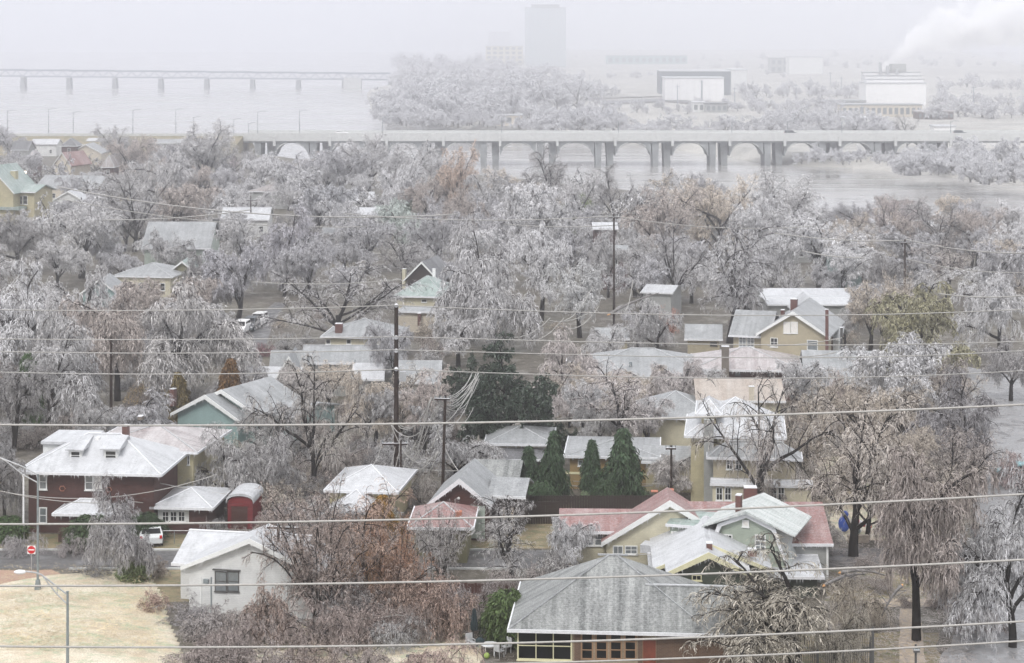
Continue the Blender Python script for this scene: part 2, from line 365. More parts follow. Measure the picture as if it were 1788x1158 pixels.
sheet('dirt_road',[(-250,1100),(-250,994),(90,995),(110,1004),(40,1022),(-20,1050)],M['dirt'],0.010,'reddish bare track at the slope edge','track',sub=0.3)
sheet('back_lawn',[(840,1120),(880,1090),(700,1090),(520,1090),(430,1110),(430,1170),(840,1170)],M['slope'],0.006,'straw coloured back lawn behind the patio','lawn',sub=0.3)
sheet('side_lawn',[(1400,905),(1400,945),(1640,945),(1640,850),(1560,790),(1430,800)],M['slope'],0.006,'straw lawn with the blown down inflatable','lawn',sub=0.3)
sheet('corner_lawn',[(290,1052),(560,1052),(560,996),(200,996),(230,1020)],M['lawn'],0.006,'dull grass round the white garage','lawn',sub=0.3)
sheet('front_lawn',[(1440,1050),(1640,1050),(1660,996),(1440,996)],M['lawn'],0.0065,'patchy grass before the dark trunked tree','lawn',sub=0.3)
sheet('low_lawn',[(1330,1170),(1640,1170),(1640,1105),(1330,1105)],M['lawn'],0.0065,'dull grass inside the iron railings','lawn',sub=0.3)
sheet('sidewalk',[(1520,1060),(1690,1060),(1690,1046),(1520,1046)],M['walk'],0.014,'damp tan sidewalk under the dark trunked tree','sidewalk')
sheet('garden_path',[(1570,1158),(1616,1158),(1606,1062),(1572,1062)],M['walk'],0.011,'narrow tan path leading to the sidewalk','path',sub=0.08)
sheet('patch_lawn',[(880,958),(1000,958),(1000,880),(880,900)],M['lawn'],0.0062,'small yard between the red roofs','lawn')
for lab,(x0,x1,y) in {'far kerb of the cross street':(-300,900,961.5),'near kerb of the cross street':(120,900,995)}.items():
    a=G(x0,y); b_=G(x1,y); MB().box((a.x,a.y,-0.05),(b_.x,a.y+0.22,0.12)).build('kerb',M['concrete'],kind='structure',label=lab,cat='kerb')
# raised straw slope, lower left corner
ol=[(-260,1040),(-60,1034),(30,1014),(90,1004),(200,998),(262,1000),(285,1040),(300,1090),(330,1160),(340,1300),(-400,1300)]
xs=np.linspace(-62,-17,150); ys=np.linspace(112,160,150)
poly=[G(x,y) for x,y in ol]
def inside_dist(x,y):
    c=False; d=1e9; n=len(poly)
    for i in range(n):
        a,b_=poly[i],poly[(i+1)%n]
        if (a.y>y)!=(b_.y>y) and x<(b_.x-a.x)*(y-a.y)/(b_.y-a.y)+a.x: c=not c
        dx,dy=b_.x-a.x,b_.y-a.y; t=max(0,min(1,((x-a.x)*dx+(y-a.y)*dy)/(dx*dx+dy*dy)))
        d=min(d,math.hypot(x-a.x-t*dx,y-a.y-t*dy))
    return d if c else -d
from mathutils import noise as mn
vs=[];idx={};fs=[]
for j,y in enumerate(ys):
    for i,x in enumerate(xs):
        d=inside_dist(x,y)
        h=0.03+0.8*(1-math.exp(-max(d,0)/4))+0.10*mn.noise(Vector((x*0.5,y*0.5,0)))*min(1,max(d,0)) + 0.035*mn.noise(Vector((x*2.5,y*2.5,3)))*min(1,max(d,0))
        if d<-0.0: h=-0.3
        vs.append((x,y,h))
for j in range(149):
    for i in range(149):
        a=j*150+i
        if max(vs[a][2],vs[a+1][2],vs[a+150][2],vs[a+151][2])>-0.2: fs.append((a,a+1,a+151,a+150))
MB().add(vs,fs).build('grass_slope',M['slope'],kind='structure',smooth=True,label='straw coloured grass slope in the lower corner',cat='lawn')
# twig and leaf litter
def litter(name,regions,n,mat,label,ln=(0.15,0.7),zz=0.03):
    V=[];Fc=[]
    for _ in range(n):
        r=random.choice(regions); px=random.uniform(r[0],r[2]); py=random.uniform(r[1],r[3]); p=G(px,py)
        z=p.z+random.uniform(0.01,zz)+(r[4] if len(r)>4 else 0)
        a=random.uniform(0,6.28); L=random.uniform(*ln)*0.5; w=random.uniform(0.008,0.03); up=random.uniform(0,0.25)
        dx,dy=math.cos(a)*L,math.sin(a)*L; k=len(V)
        V+=[(p.x-dx-dy/L*w,p.y-dy+dx/L*w,z),(p.x-dx+dy/L*w,p.y-dy-dx/L*w,z+0.01),(p.x+dx,p.y+dy,z+up*L*2)]; Fc.append((k,k+1,k+2))
    me=bpy.data.meshes.new(name); me.from_pydata(V,[],Fc); me.materials.append(mat); o=bpy.data.objects.new(name,me); COL.objects.link(o)
    return tag(o,label,'ground litter',kind='stuff')
litter('fallen_twigs',[(380,560,1788,760),(0,700,1788,900),(300,900,1788,1158),(1440,950,1700,1158)],42000,plain('litter_twig',(0.38,0.34,0.32),0.5,0.5,0.3),'pale broken twigs littering the yards')
litter('dry_grass',[(0,1003,270,1158,0.75),(0,1050,290,1158,0.78)],9000,plain('dry_blade',(0.50,0.42,0.26),0.7,0.4,0.3),'dry grass blades over the straw slope',ln=(0.1,0.35),zz=0.12)
# ================================================================ trees: numpy growth, shared meshes
def nrm(a): return a/np.maximum(np.linalg.norm(a,axis=-1,keepdims=True),1e-9)
def growp(r,st,d,L,K,grav,wob):
    pts=[st]; p=st.copy(); d=nrm(d.copy()); g=np.asarray(grav).reshape(-1,1)
    for k in range(K):
        d=d+r.normal(0,wob,d.shape); d[:,2:3]-=g*(0.4+k)/K; d=nrm(d); p=p+d*(L[:,None]/K); pts.append(p)
    return np.stack(pts,1)
def kids(r,pts,L,n,t0,t1,ang,lf,zup=0.0,pw=1.0,sd=12):
    Np,K1,_=pts.shape; K=K1-1
    t=t0+(t1-t0)*(((np.arange(n)+r.random((Np,n)))/n)**pw); tt=np.clip(t*K,0,K-1e-4); i=tt.astype(int); f=(tt-i)[...,None]
    ii=np.arange(Np)[:,None]; a=pts[ii,i]; b=pts[ii,i+1]; st=a+(b-a)*f; tan=nrm(b-a)
    rv=r.normal(size=tan.shape); rv[...,2]+=zup; per=nrm(rv-(rv*tan).sum(-1,keepdims=True)*tan)
    an=np.radians(r.normal(ang,sd,(Np,n)))[...,None]
    d=np.cos(an)*tan+np.sin(an)*per
    LL=L[:,None]*lf*(1.1-0.5*t)*r.uniform(0.7,1.25,(Np,n))
    return st.reshape(-1,3),d.reshape(-1,3),LL.reshape(-1)
def tubes(pts,r0,r1,m):
    Np,K1,_=pts.shape; tan=np.gradient(pts,axis=1); tan=nrm(tan)
    ref=np.where(np.abs(tan[...,2:3])<0.9,np.array([0,0,1.0]),np.array([1.0,0,0])); u=nrm(np.cross(tan,ref)); w=np.cross(tan,u)
    R=(np.asarray(r0)[:,None]+(np.asarray(r1)-np.asarray(r0))[:,None]*np.linspace(0,1,K1))[...,None,None]
    a=2*np.pi*np.arange(m)/m
    V=pts[:,:,None,:]+R*(np.cos(a)[:,None]*u[:,:,None,:]+np.sin(a)[:,None]*w[:,:,None,:])
    base=(np.arange(Np)[:,None,None]*K1+np.arange(K1-1)[None,:,None])*m; k=np.arange(m)[None,None,:]
    q=np.stack([base+k,base+(k+1)%m,base+m+(k+1)%m,base+m+k],-1).reshape(-1,4)
    return V.reshape(-1,3),q
def ribbons(r,pts,w0,w1):
    Np,K1,_=pts.shape; tan=nrm(np.gradient(pts,axis=1)); rv=r.normal(size=(Np,1,3)); u=nrm(np.cross(tan,np.broadcast_to(rv,tan.shape)))
    w=(w0*r.uniform(0.7,1.3,(Np,1))+(w1-w0)*np.linspace(0,1,K1)[None,:])[...,None]*0.5
    V=np.stack([pts-u*w,pts+u*w],2).reshape(-1,3)
    base=(np.arange(Np)[:,None]*K1+np.arange(K1-1)[None,:])*2
    q=np.stack([base,base+1,base+3,base+2],-1).reshape(-1,4); return V,q
def npmesh(name,chunks,mat):
    V=[];Q=[];o=0
    for v,q in chunks: V.append(v); Q.append(q+o); o+=len(v)
    V=np.concatenate(V); Q=np.concatenate(Q)
    me=bpy.data.meshes.new(name); me.vertices.add(len(V)); me.vertices.foreach_set('co',V.astype(np.float32).ravel())
    me.loops.add(Q.size); me.loops.foreach_set('vertex_index',Q.astype(np.int32).ravel())
    me.polygons.add(len(Q)); me.polygons.foreach_set('loop_start',np.arange(0,Q.size,4,dtype=np.int32)); me.polygons.foreach_set('loop_total',np.full(len(Q),4,dtype=np.int32))
    me.update(calc_edges=True); me.materials.append(mat); return me,V
def maketree(seed,H=12,trunk=0.28,limbs=7,limbL=0.5,lang=34,n2=8,n3=8,n4=7,n5=3,dr=(0.12,0.35,0.7,1.3),tw=0.032,multi=1,lw=0.042,l2=0.42,l3=0.42,l4=0.6,l5=0.65,wob=0.10,twigmat_='twig',dark2=False,lsd=14):
    r=np.random.default_rng(seed); ch=[]
    if multi==1:
        st=np.zeros((1,3)); t=growp(r,st,np.array([[r.normal(0,.06),r.normal(0,.06),1.0]]),np.array([H*(trunk+0.22)]),6,0.0,0.05); TL=np.array([H*(trunk+0.22)])
        tr=[tubes(t,[H*0.034],[H*0.016],8)]
        s,d,L=kids(r,t,TL,limbs,trunk/(trunk+0.22)*0.75,1.0,lang,1.0,0.3,1.0,lsd)
        L=H*limbL*r.uniform(0.8,1.2,len(L)); r1_=H*0.015
    else:
        k=limbs; a=r.random(k)*6.283; s=np.stack([np.cos(a)*H*0.03,np.sin(a)*H*0.03,np.zeros(k)],1)
        an=np.radians(np.abs(r.normal(lang,lang*0.35,k))); d=np.stack([np.cos(a)*np.sin(an),np.sin(a)*np.sin(an),np.cos(an)],1); L=H*limbL*r.uniform(0.75,1.2,k); tr=[]; r1_=H*0.011
    p1=growp(r,s,d,L,7,np.full(len(s),dr[0]),wob); tr.append(tubes(p1,np.full(len(s),r1_),np.full(len(s),H*0.004),6))
    s,d,L2=kids(r,p1,L,n2,0.22,1.0,42,l2,0.4); p2=growp(r,s,d,L2,5,np.full(len(s),dr[1]),wob*1.1)
    if dark2: tr.append(tubes(p2,np.full(len(s),H*0.0045),np.full(len(s),H*0.0018),4))
    else: ch.append(tubes(p2,np.full(len(s),H*0.0036),np.full(len(s),H*0.0016),3))
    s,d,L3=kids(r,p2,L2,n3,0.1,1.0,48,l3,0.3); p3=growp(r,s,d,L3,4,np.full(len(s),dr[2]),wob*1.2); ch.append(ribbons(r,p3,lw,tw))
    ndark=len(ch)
    s,d,L4=kids(r,p3,L3,n4,0.05,1.0,50,l4,0.0); p4=growp(r,s,d,L4,3,np.full(len(s),dr[3]),wob*1.2); ch.append(ribbons(r,p4,tw,tw*0.7))
    if n5:
        s,d,L5=kids(r,p4,L4,n5,0.1,1.0,45,l5,0.0); p5=growp(r,s,d,L5,2,np.full(len(s),dr[3]),wob); ch.append(ribbons(r,p5,tw*0.85,tw*0.6))
    # keep everything above the ground
    for c in ch: c[0][:,2]=np.maximum(c[0][:,2],0.05)
    for c in tr: c[0][:,2]=np.maximum(c[0][:,2],0.0)
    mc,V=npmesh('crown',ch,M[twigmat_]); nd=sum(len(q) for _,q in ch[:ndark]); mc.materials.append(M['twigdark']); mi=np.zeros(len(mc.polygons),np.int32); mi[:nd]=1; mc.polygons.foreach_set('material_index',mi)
    mt,_=npmesh('trunk',tr,M['bark'])
    for p in mt.polygons: p.use_smooth=True
    z=np.percentile(V[:,2],99.7); x=(np.percentile(V[:,0],99)-np.percentile(V[:,0],1)+np.percentile(V[:,1],99)-np.percentile(V[:,1],1))/2
    return dict(trunk=mt,crown=mc,h=z,w=x)
def makeconifer(seed,H=8,R=1.6,n=3200,droop=0.5,lean=0.0,shape=1.0,lobes=0.25,leafw=0.09,leafl=0.45,nl=4):
    r=np.random.default_rng(seed)
    t=growp(r,np.zeros((1,3)),np.array([[lean,0,1.0]]),np.array([H*0.97]),8,0.0,0.03); tr=[tubes(t,[H*0.02],[H*0.004],6)]
    u=r.random(n)**0.8; zf=0.03+0.95*u; i=np.clip(zf*8,0,7.999).astype(int); f=(zf*8-i)[:,None]; st=t[0][i]*(1-f)+t[0][np.minimum(i+1,8)]*f
    a=r.random(n)*6.283
    prof=np.minimum(1.0,(1.02-zf)*1.6)**shape*np.minimum(1,0.55+zf*2.2)
    lob=1+lobes*np.sin(a*3+zf*9)+lobes*0.8*np.sin(a*5-zf*17+1)+r.normal(0,0.10,n)
    L=R*prof*lob*r.uniform(0.75,1.05,n)+0.05
    d=np.stack([np.cos(a),np.sin(a),np.full(n,0.45)],1)
    p=growp(r,st,d,L,4,np.full(n,droop),0.08)
    tr.append(tubes(p[:n//4],np.full(n//4,0.02),np.full(n//4,0.008),3))
    s,dd,LL=kids(r,p,np.full(n,leafl),nl,0.55,1.0,35,1.0,-0.3,0.6); q=growp(r,s,dd,np.full(len(s),leafl)*r.uniform(0.6,1.2,len(s)),2,np.full(len(s),1.0),0.15)
    mc,V=npmesh('foliage',[ribbons(r,q,leafw,leafw*0.5)],M['leaf']); mt,_=npmesh('trunk',tr,M['bark'])
    return dict(trunk=mt,foliage=mc,h=np.percentile(V[:,2],99.9),w=(np.percentile(V[:,0],99)-np.percentile(V[:,0],1)))
T={}
D=dict(n2=11,n3=10,n4=8,n5=3,tw=0.040,lw=0.05,l2=0.46,l3=0.5,trunk=0.22)
def mk(seed,**k): q=dict(D); q.update(k); return maketree(seed,**q)
T['round1']=mk(1,limbs=8,lang=38); T['round2']=mk(2,limbs=9,lang=42,limbL=0.46); T['round3']=mk(3,limbs=8,lang=34,dr=(0.2,0.5,0.9,1.4)); T['round4']=mk(4,limbs=9,lang=46,trunk=0.16,dr=(0.15,0.4,0.9,1.4))
T['tall1']=mk(11,limbs=8,lang=26,limbL=0.55,trunk=0.16,dr=(0.05,0.2,0.5,1.0)); T['tall2']=mk(12,limbs=8,lang=30,limbL=0.52,dr=(0.02,0.15,0.4,0.8),tw=0.034)
T['open1']=mk(21,limbs=7,lang=34,limbL=0.6,n2=9,n3=9,n4=5,n5=2,dr=(0.02,0.25,0.6,1.1),tw=0.030,dark2=True); T['open2']=mk(22,limbs=8,lang=40,limbL=0.6,trunk=0.16,n2=9,n3=8,n4=5,n5=2,dr=(0.0,0.3,0.7,1.3),tw=0.030,dark2=True)
T['open3']=mk(23,limbs=6,lang=32,limbL=0.64,trunk=0.14,n2=9,n3=8,n4=5,n5=2,dr=(0.0,0.25,0.8,1.4),tw=0.028,dark2=True)
T['weep1']=mk(31,limbs=9,lang=42,limbL=0.48,dr=(0.35,0.7,1.0,1.5),l3=0.62,n4=7); T['weep2']=mk(32,limbs=10,lang=48,limbL=0.5,trunk=0.2,dr=(0.4,0.8,1.2,1.7),l3=0.68,n4=7)
T['broken']=mk(35,limbs=8,lang=42,limbL=0.52,trunk=0.24,n2=9,n3=8,n4=6,n5=2,dr=(0.12,0.75,1.3,1.9),l3=0.75,tw=0.032,dark2=True)
T['fan']=maketree(41,H=9,multi=0,limbs=26,lang=30,limbL=0.95,n2=8,n3=7,n4=5,n5=2,dr=(0.12,0.1,0.25,0.5),l2=0.34,l3=0.42,tw=0.030)
T['arch']=maketree(42,H=7,multi=0,limbs=18,lang=40,limbL=1.25,n2=9,n3=8,n4=6,n5=2,dr=(0.55,0.7,1.0,1.5),l2=0.36,l3=0.45,tw=0.034)
T['bush1']=maketree(51,H=3,multi=0,limbs=20,lang=45,limbL=1.1,n2=8,n3=7,n4=5,n5=2,dr=(0.5,0.5,0.6,0.9),l2=0.42,l3=0.5,tw=0.026,lw=0.03)
T['bush2']=maketree(52,H=3,multi=0,limbs=24,lang=38,limbL=1.0,n2=8,n3=7,n4=7,n5=0,dr=(0.3,0.5,0.8,1.2),l2=0.45,l3=0.5,tw=0.030,lw=0.03)
T['brush']=maketree(53,H=2.6,multi=0,limbs=26,lang=62,limbL=1.7,n2=8,n3=7,n4=4,n5=2,dr=(0.35,0.35,0.5,0.8),l2=0.4,l3=0.45,tw=0.026,lw=0.032)
T['farA']=maketree(61,limbs=8,lang=40,n2=6,n3=6,n4=6,n5=0,tw=0.16,lw=0.14,trunk=0.12,l4=0.7)
FARV=[]
for sd in (61,62,63,64,65,66):   # sources of the far woods
    FARV.append(maketree(sd,limbs=8,lang=(38,44,28,34,48,24)[sd-61],limbL=0.5,n2=7,n3=7,n4=7,n5=0,tw=0.11,lw=0.12,trunk=0.05,l4=0.85,l3=0.6,dr=(0.12,0.3,0.6,1.0),lsd=20))
T['cypress1']=makeconifer(71,H=7,R=1.15,n=2600,droop=1.1,shape=0.8,lobes=0.42); T['cypress2']=makeconifer(72,H=7,R=1.4,n=2600,droop=1.2,shape=0.9,lean=0.07,lobes=0.5)
T['bigfir']=mk(78,limbs=12,lang=48,lsd=18,limbL=0.42,trunk=0.10,n2=10,n3=9,n4=8,n5=4,dr=(0.1,0.3,0.5,0.8),tw=0.095,lw=0.08,l3=0.45)
T['willow']=mk(74,limbs=9,lang=40,lsd=16,limbL=0.48,trunk=0.14,n2=10,n3=9,n4=8,n5=3,dr=(0.3,0.8,1.2,1.8),tw=0.055,lw=0.06,l3=0.5)
T['blob']=makeconifer(75,H=4,R=2.0,n=2200,droop=0.5,shape=0.5,lobes=0.15,leafw=0.10,leafl=0.35)
TRIS=sum(sum(len(m.polygons)*2 for m in d.values() if hasattr(m,'polygons')) for d in T.values()); print('tree tris',TRIS)
GREY=(0.93,0.92,0.925); LAV=(0.87,0.865,0.90); BRN=(0.82,0.72,0.66); PALE=(1.12,1.12,1.14); PINK=(0.88,0.77,0.72); TAN=(1.0,0.88,0.74); DRK=(0.62,0.60,0.60)
RUST=(1.9,0.62,0.34); GREEN=(0.55,0.95,0.50); DGREEN=(0.35,0.58,0.40); OLIVE=(2.3,1.75,0.95); YEL=(2.6,2.1,0.95); FROSTG=(2.6,2.5,2.3)
def plant(kind,xc,yt,yb,w,tint,label,name='bare_tree',cat='tree',group=None,z0=0.0,rz=None,lean=0.0):
    d=T[kind]
    if z0==0.0:                      # a trunk never stands inside a house: step to the nearer free side
        for st_ in range(0,60):
            for sg in (1,-1):
                b=G(xc,yb+sg*st_*3,z0)
                if not blocked(b.x,b.y,0.7): break
            else: continue
            yb=yb+sg*st_*3; break
    b=G(xc,yb,z0); s=F/b.y; h=(yb-yt)/s
    # the far side of a crown rises in the picture too, so this height is measured at the trunk
    sx=(w/s)/d['w']; sz=h/d['h']
    o=thing(name,label,cat,(b.x,b.y,z0),random.uniform(0,6.283) if rz is None else rz,group)
    o.scale=(sx,sx,sz)
    if lean: o.rotation_euler=(0,lean,0 if rz is None else rz)
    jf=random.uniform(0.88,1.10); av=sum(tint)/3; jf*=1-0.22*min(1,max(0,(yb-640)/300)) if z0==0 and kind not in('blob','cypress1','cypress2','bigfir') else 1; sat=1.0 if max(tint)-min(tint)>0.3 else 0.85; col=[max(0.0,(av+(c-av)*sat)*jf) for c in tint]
    for nm in ('trunk','crown','foliage'):
        if nm in d:
            c=bpy.data.objects.new(nm,d[nm]); COL.objects.link(c); c.parent=o; c.color=(*col,1)
    return o
# ================================================================ houses
def icicles(x0,x1,y,z,parent,dens=4.5,zf=None):
    if x1-x0<0.3: return
    m=MB(); n=int((x1-x0)*dens)
    for i in range(n):
        x=x0+(x1-x0)*random.random(); L=random.choice((0.08,0.14,0.2,0.3))*random.uniform(0.6,1.3); r=random.uniform(0.015,0.035); zz=z if zf is None else zf(x)
        m.add([(x-r,y-r,zz),(x+r,y-r,zz),(x,y+r,zz),(x,y,zz-L)],[(0,1,2),(0,3,1),(1,3,2),(2,3,0)])
    m.build('icicles',M['icetrim'],parent,kind='stuff')
class House:
    def __init__(s,name,label,fl,fr,ze,cat='house',over=0.45,wall='w_white',roof='r_lgrey',trim='trim',rot=None,group=None):
        A=G(*fl,ze); B=G(*fr,ze); s.ang=math.atan2(B.y-A.y,B.x-A.x) if rot is None else rot
        s.loc=Vector((A.x,A.y,0)); s.W=(B-A).length; s.ze=ze; s.over=over; s.wall=wall; s.roof=roof; s.trim=trim
        s.o=thing(name,label,cat,s.loc,s.ang,group)
        s.ex=Vector((math.cos(s.ang),math.sin(s.ang),0)); s.ey=Vector((-math.sin(s.ang),math.cos(s.ang),0))
    def at(s,px,py,y):
        O=Vector((0,0,HC)); D=Vector(((px-W0/2)/F,1,-(py-YH)/F)); t=(y-(O-s.loc).dot(s.ey))/D.dot(s.ey); p=O+D*t
        return (p-s.loc).dot(s.ex),p.z
    def z(s,px,py,y): return s.at(px,py,y)[1]
    def x(s,px,py,y): return s.at(px,py,y)[0]
    def vol(s,kind,x0=None,x1=None,y0=0,d=8,ze=None,zr=None,wall=None,roof=None,over=None,z0=-0.1,gutter=True,rake=True,ridge=None,th=0.16,hipcap=None):
        ze=s.ze if ze is None else ze; x0=0 if x0 is None else x0; x1=s.W if x1 is None else x1; ov=s.over if over is None else over
        wall=wall or s.wall; roof=roof or s.roof; hipcap=hipcap or ('icetrim' if roof=='r_white' else 'capgrey'); w=x1-x0; y1=y0+d; xm=(x0+x1)/2; ym=(y0+y1)/2; b=ze-th
        R=MB(); Wm=MB(); X0,X1,Y0,Y1=x0+ov,x1-ov,y0+ov,y1-ov
        if kind=='hip':
            if w>=d: rl=(w-d)/2*(1 if ridge is None else ridge); a_=(xm-rl,ym,zr); c_=(xm+rl,ym,zr)
            else: rl=(d-w)/2*(1 if ridge is None else ridge); a_=(xm,ym-rl,zr); c_=(xm,ym+rl,zr)
            v=[(x0,y0,b),(x1,y0,b),(x1,y1,b),(x0,y1,b),(x0,y0,ze),(x1,y0,ze),(x1,y1,ze),(x0,y1,ze),a_,c_]
            f=[(0,3,2,1),(0,1,5,4),(1,2,6,5),(2,3,7,6),(3,0,4,7)]
            if w>=d: f+=[(4,5,9,8),(5,6,9),(6,7,8,9),(7,4,8)]
            else: f+=[(4,5,8),(5,6,9,8),(6,7,9),(7,4,8,9)]
            R.add(v,f); Wm.box((X0,Y0,z0),(X1,Y1,b-0.003))
        elif kind=='gx':
            R.prism([(y0,b),(y0,ze),(ym,zr),(y1,ze),(y1,b),(ym,zr-th*1.2)],'x',x0,x1)
            sl=(zr-ze)/(d/2); zi=b+ov*sl
            Wm.prism([(Y0,z0),(Y0,zi-0.01),(ym,zr-th*1.2-0.01),(Y1,zi-0.01),(Y1,z0)],'x',X0,X1)
        elif kind=='gy':
            R.prism([(x0,b),(x0,ze),(xm,zr),(x1,ze),(x1,b),(xm,zr-th*1.2)],'y',y0,y1)
            sl=(zr-ze)/(w/2); zi=b+ov*sl
            Wm.prism([(X0,z0),(X0,zi-0.01),(xm,zr-th*1.2-0.01),(X1,zi-0.01),(X1,z0)],'y',Y0,Y1)
            if rake:
                t2=th*1.9
                MB().prism([(x0-0.02,b-0.06),(x0-0.02,ze+0.03),(xm,zr+0.03),(x1+0.02,ze+0.03),(x1+0.02,b-0.06),(xm,zr-t2)],'y',y0-0.07,y0-0.003).build('rake_board',M[s.trim],s.o)
        elif kind=='flat':
            R.box((x0,y0,b),(x1,y1,ze)); Wm.box((X0,Y0,z0),(X1,Y1,b-0.003))
        elif kind=='shed':      # low at the front, high at the back
            R.prism([(y0,b),(y0,ze),(y1,zr),(y1,zr-th)],'x',x0,x1); Wm.prism([(Y0,z0),(Y0,b),(Y1,zr-th-0.05),(Y1,z0)],'x',X0,X1)
        elif kind=='barrel':
            pr=[];k=10
            for i in range(k+1): a=math.pi*i/k; pr.append((xm-math.cos(a)*w/2,ze+(zr-ze)*math.sin(a)**0.7))
            inn=[(xm+(p[0]-xm)*0.96,ze-th+(p[1]-ze)*0.93) for p in reversed(pr)]
            R.prism(pr+inn,'y',y0,y1)
            Wm.prism([(X0,z0)]+[(xm+(p[0]-xm)*0.9,ze-th-0.05+(p[1]-ze)*0.9) for p in pr]+[(X1,z0)],'y',Y0,Y1)
        elif kind=='gambrel':
            kx=0.15*w; kz=ze+(zr-ze)*0.74
            R.prism([(x0,b),(x0,ze),(x0+kx,kz),(xm,zr),(x1-kx,kz),(x1,ze),(x1,b),(x1-kx-0.05,kz-th),(xm,zr-th*1.3),(x0+kx+0.05,kz-th)],'y',y0,y1)
            Wm.prism([(X0,z0),(X0,b),(x0+kx+0.1,kz-th-0.02),(xm,zr-th*1.3-0.02),(x1-kx-0.1,kz-th-0.02),(X1,b),(X1,z0)],'y',Y0,Y1)
            if rake: MB().prism([(x0-0.02,b),(x0-0.02,ze+0.03),(x0+kx,kz+0.04),(xm,zr+0.04),(x1-kx,kz+0.04),(x1+0.02,ze+0.03),(x1+0.02,b),(x1-kx-0.3,kz-0.12),(xm,zr-0.30),(x0+kx+0.3,kz-0.12)],'y',y0-0.08,y0-0.003).build('rake_board',M[s.trim],s.o)
        r=R.build('roof',M[roof],s.o); wl=Wm.build('wall',M[wall],s.o)
        if gutter and kind in('hip','gx','flat','shed'):
            MB().box((x0-0.03,y0-0.10,b-0.02),(x1+0.03,y0-0.004,ze+0.03)).build('gutter',M['icetrim'],s.o)
        if gutter and kind in('hip','gx','flat','shed') and s.loc.y<235: icicles(x0,x1,y0-0.055,b-0.018,s.o)
        if kind=='gy' and rake and s.loc.y<235: icicles(x0,x1,y0-0.04,0,s.o,5,lambda x:(zr-th*1.9-(zr-th*1.9-b+0.06)*abs(x-xm)/((x1-x0)/2)))
        if gutter and kind=='hip':
            MB().box((x0-0.10,y0+0.002,b-0.02),(x0-0.004,y1,ze+0.03)).build('gutter',M['icetrim'],s.o); MB().box((x1+0.004,y0+0.002,b-0.02),(x1+0.10,y1,ze+0.03)).build('gutter',M['icetrim'],s.o)
        if ridge!=0 and kind in('gx','hip') and w>=d:
            a,c=(x0,x1) if kind=='gx' else (xm-(w-d)/2,xm+(w-d)/2)
            if c-a>0.5: MB().box((a,ym-0.12,zr-0.03),(c,ym+0.12,zr+0.05)).build('ridge_cap',M[hipcap],r)
        if kind=='hip':
            for q in ([(x0,y0),(x1,y0)] ):
                e=a_ if (w>=d and q[0]==x0) or (w<d and q[1]==y0) else c_
                MB().tube([(q[0],q[1],ze+0.02),(e[0],e[1],e[2]+0.03)],0.06,5).build('hip_cap',M[hipcap],r)
        return r
    def win(s,x0,y0,x1,y1,yp,cols=2,rows=2,frame='trim',glass='glass',fw=0.09,name='window',label=None,th=0.07,sill=True):
        """pixel rectangle on the plane y=yp (outer face of a wall)"""
        cx,cy_=(x0+x1)/2,(y0+y1)/2
        a=s.x(x0,cy_,yp-0.05); b=s.x(x1,cy_,yp-0.05); zt=s.z(cx,y0,yp-0.05); zb=s.z(cx,y1,yp-0.05)
        return s.winl(a,b,zb,zt,yp,cols,rows,frame,glass,fw,name,label,th,sill)
    def winl(s,a,b,zb,zt,yp,cols=2,rows=2,frame='trim',glass='glass',fw=0.09,name='window',label=None,th=0.07,sill=True):
        f=MB(); mw=fw*0.6
        f.box((a,yp-th,zb),(a+fw,yp-0.002,zt)).box((b-fw,yp-th,zb),(b,yp-0.002,zt)).box((a+fw,yp-th,zt-fw),(b-fw,yp-0.002,zt)).box((a+fw,yp-th,zb),(b-fw,yp-0.002,zb+fw))
        xs=[a+fw+(b-a-2*fw)*i/cols for i in range(cols+1)]; zs=[zb+fw+(zt-zb-2*fw)*i/rows for i in range(rows+1)]
        for x in xs[1:-1]: f.box((x-mw/2,yp-th+0.008,zb+fw),(x+mw/2,yp-0.002,zt-fw))
        for z in zs[1:-1]: f.box((a+fw,yp-th+0.014,z-mw/2),(b-fw,yp-0.003,z+mw/2))
        if sill: f.box((a-0.05,yp-th-0.05,zb-0.07),(b+0.05,yp-0.001,zb-0.001))
        w=f.build(name,M[frame],s.o,label=label)
        for i in range(cols):
            for j in range(rows):
                g=0.6*mw if True else 0
                MB().box((xs[i]+(g if i else 0.0)+0.002,yp-th+0.030,zs[j]+(g if j else 0)+0.002),(xs[i+1]-(g if i<cols-1 else 0)-0.002,yp-0.004,zs[j+1]-(g if j<rows-1 else 0)-0.002)).build('pane',M[glass],w)
        return w
    def chim(s,x0,x1,yt,y,zb,mat='w_chim',cap=True,dep=0.7,ice=True,name='chimney',label=None):
        a=s.x(x0,yt,y); b=s.x(x1,yt,y); zt=s.z((x0+x1)/2,yt,y)
        c=MB().box((a,y,zb),(b,y+dep,zt)).build(name,M[mat],s.o,label=label)
        if cap: MB().box((a-0.02,y-0.02,zt+0.003),(b+0.02,y+dep+0.02,zt+0.06)).build('chimney_cap',M['icetrim' if ice else 'dconcrete'],c)
        return c
    def pipe(s,px,py,y,zb,r=0.06):
        x,z=s.at(px,py,y); return MB().tube([(x,y,zb),(x,y,z)],r,6).build('vent_pipe',M['greymetal'],s.o)
    def box(s,name,mat,a,b,**k): return MB().box(a,b).build(name,M[mat],s.o,**k)

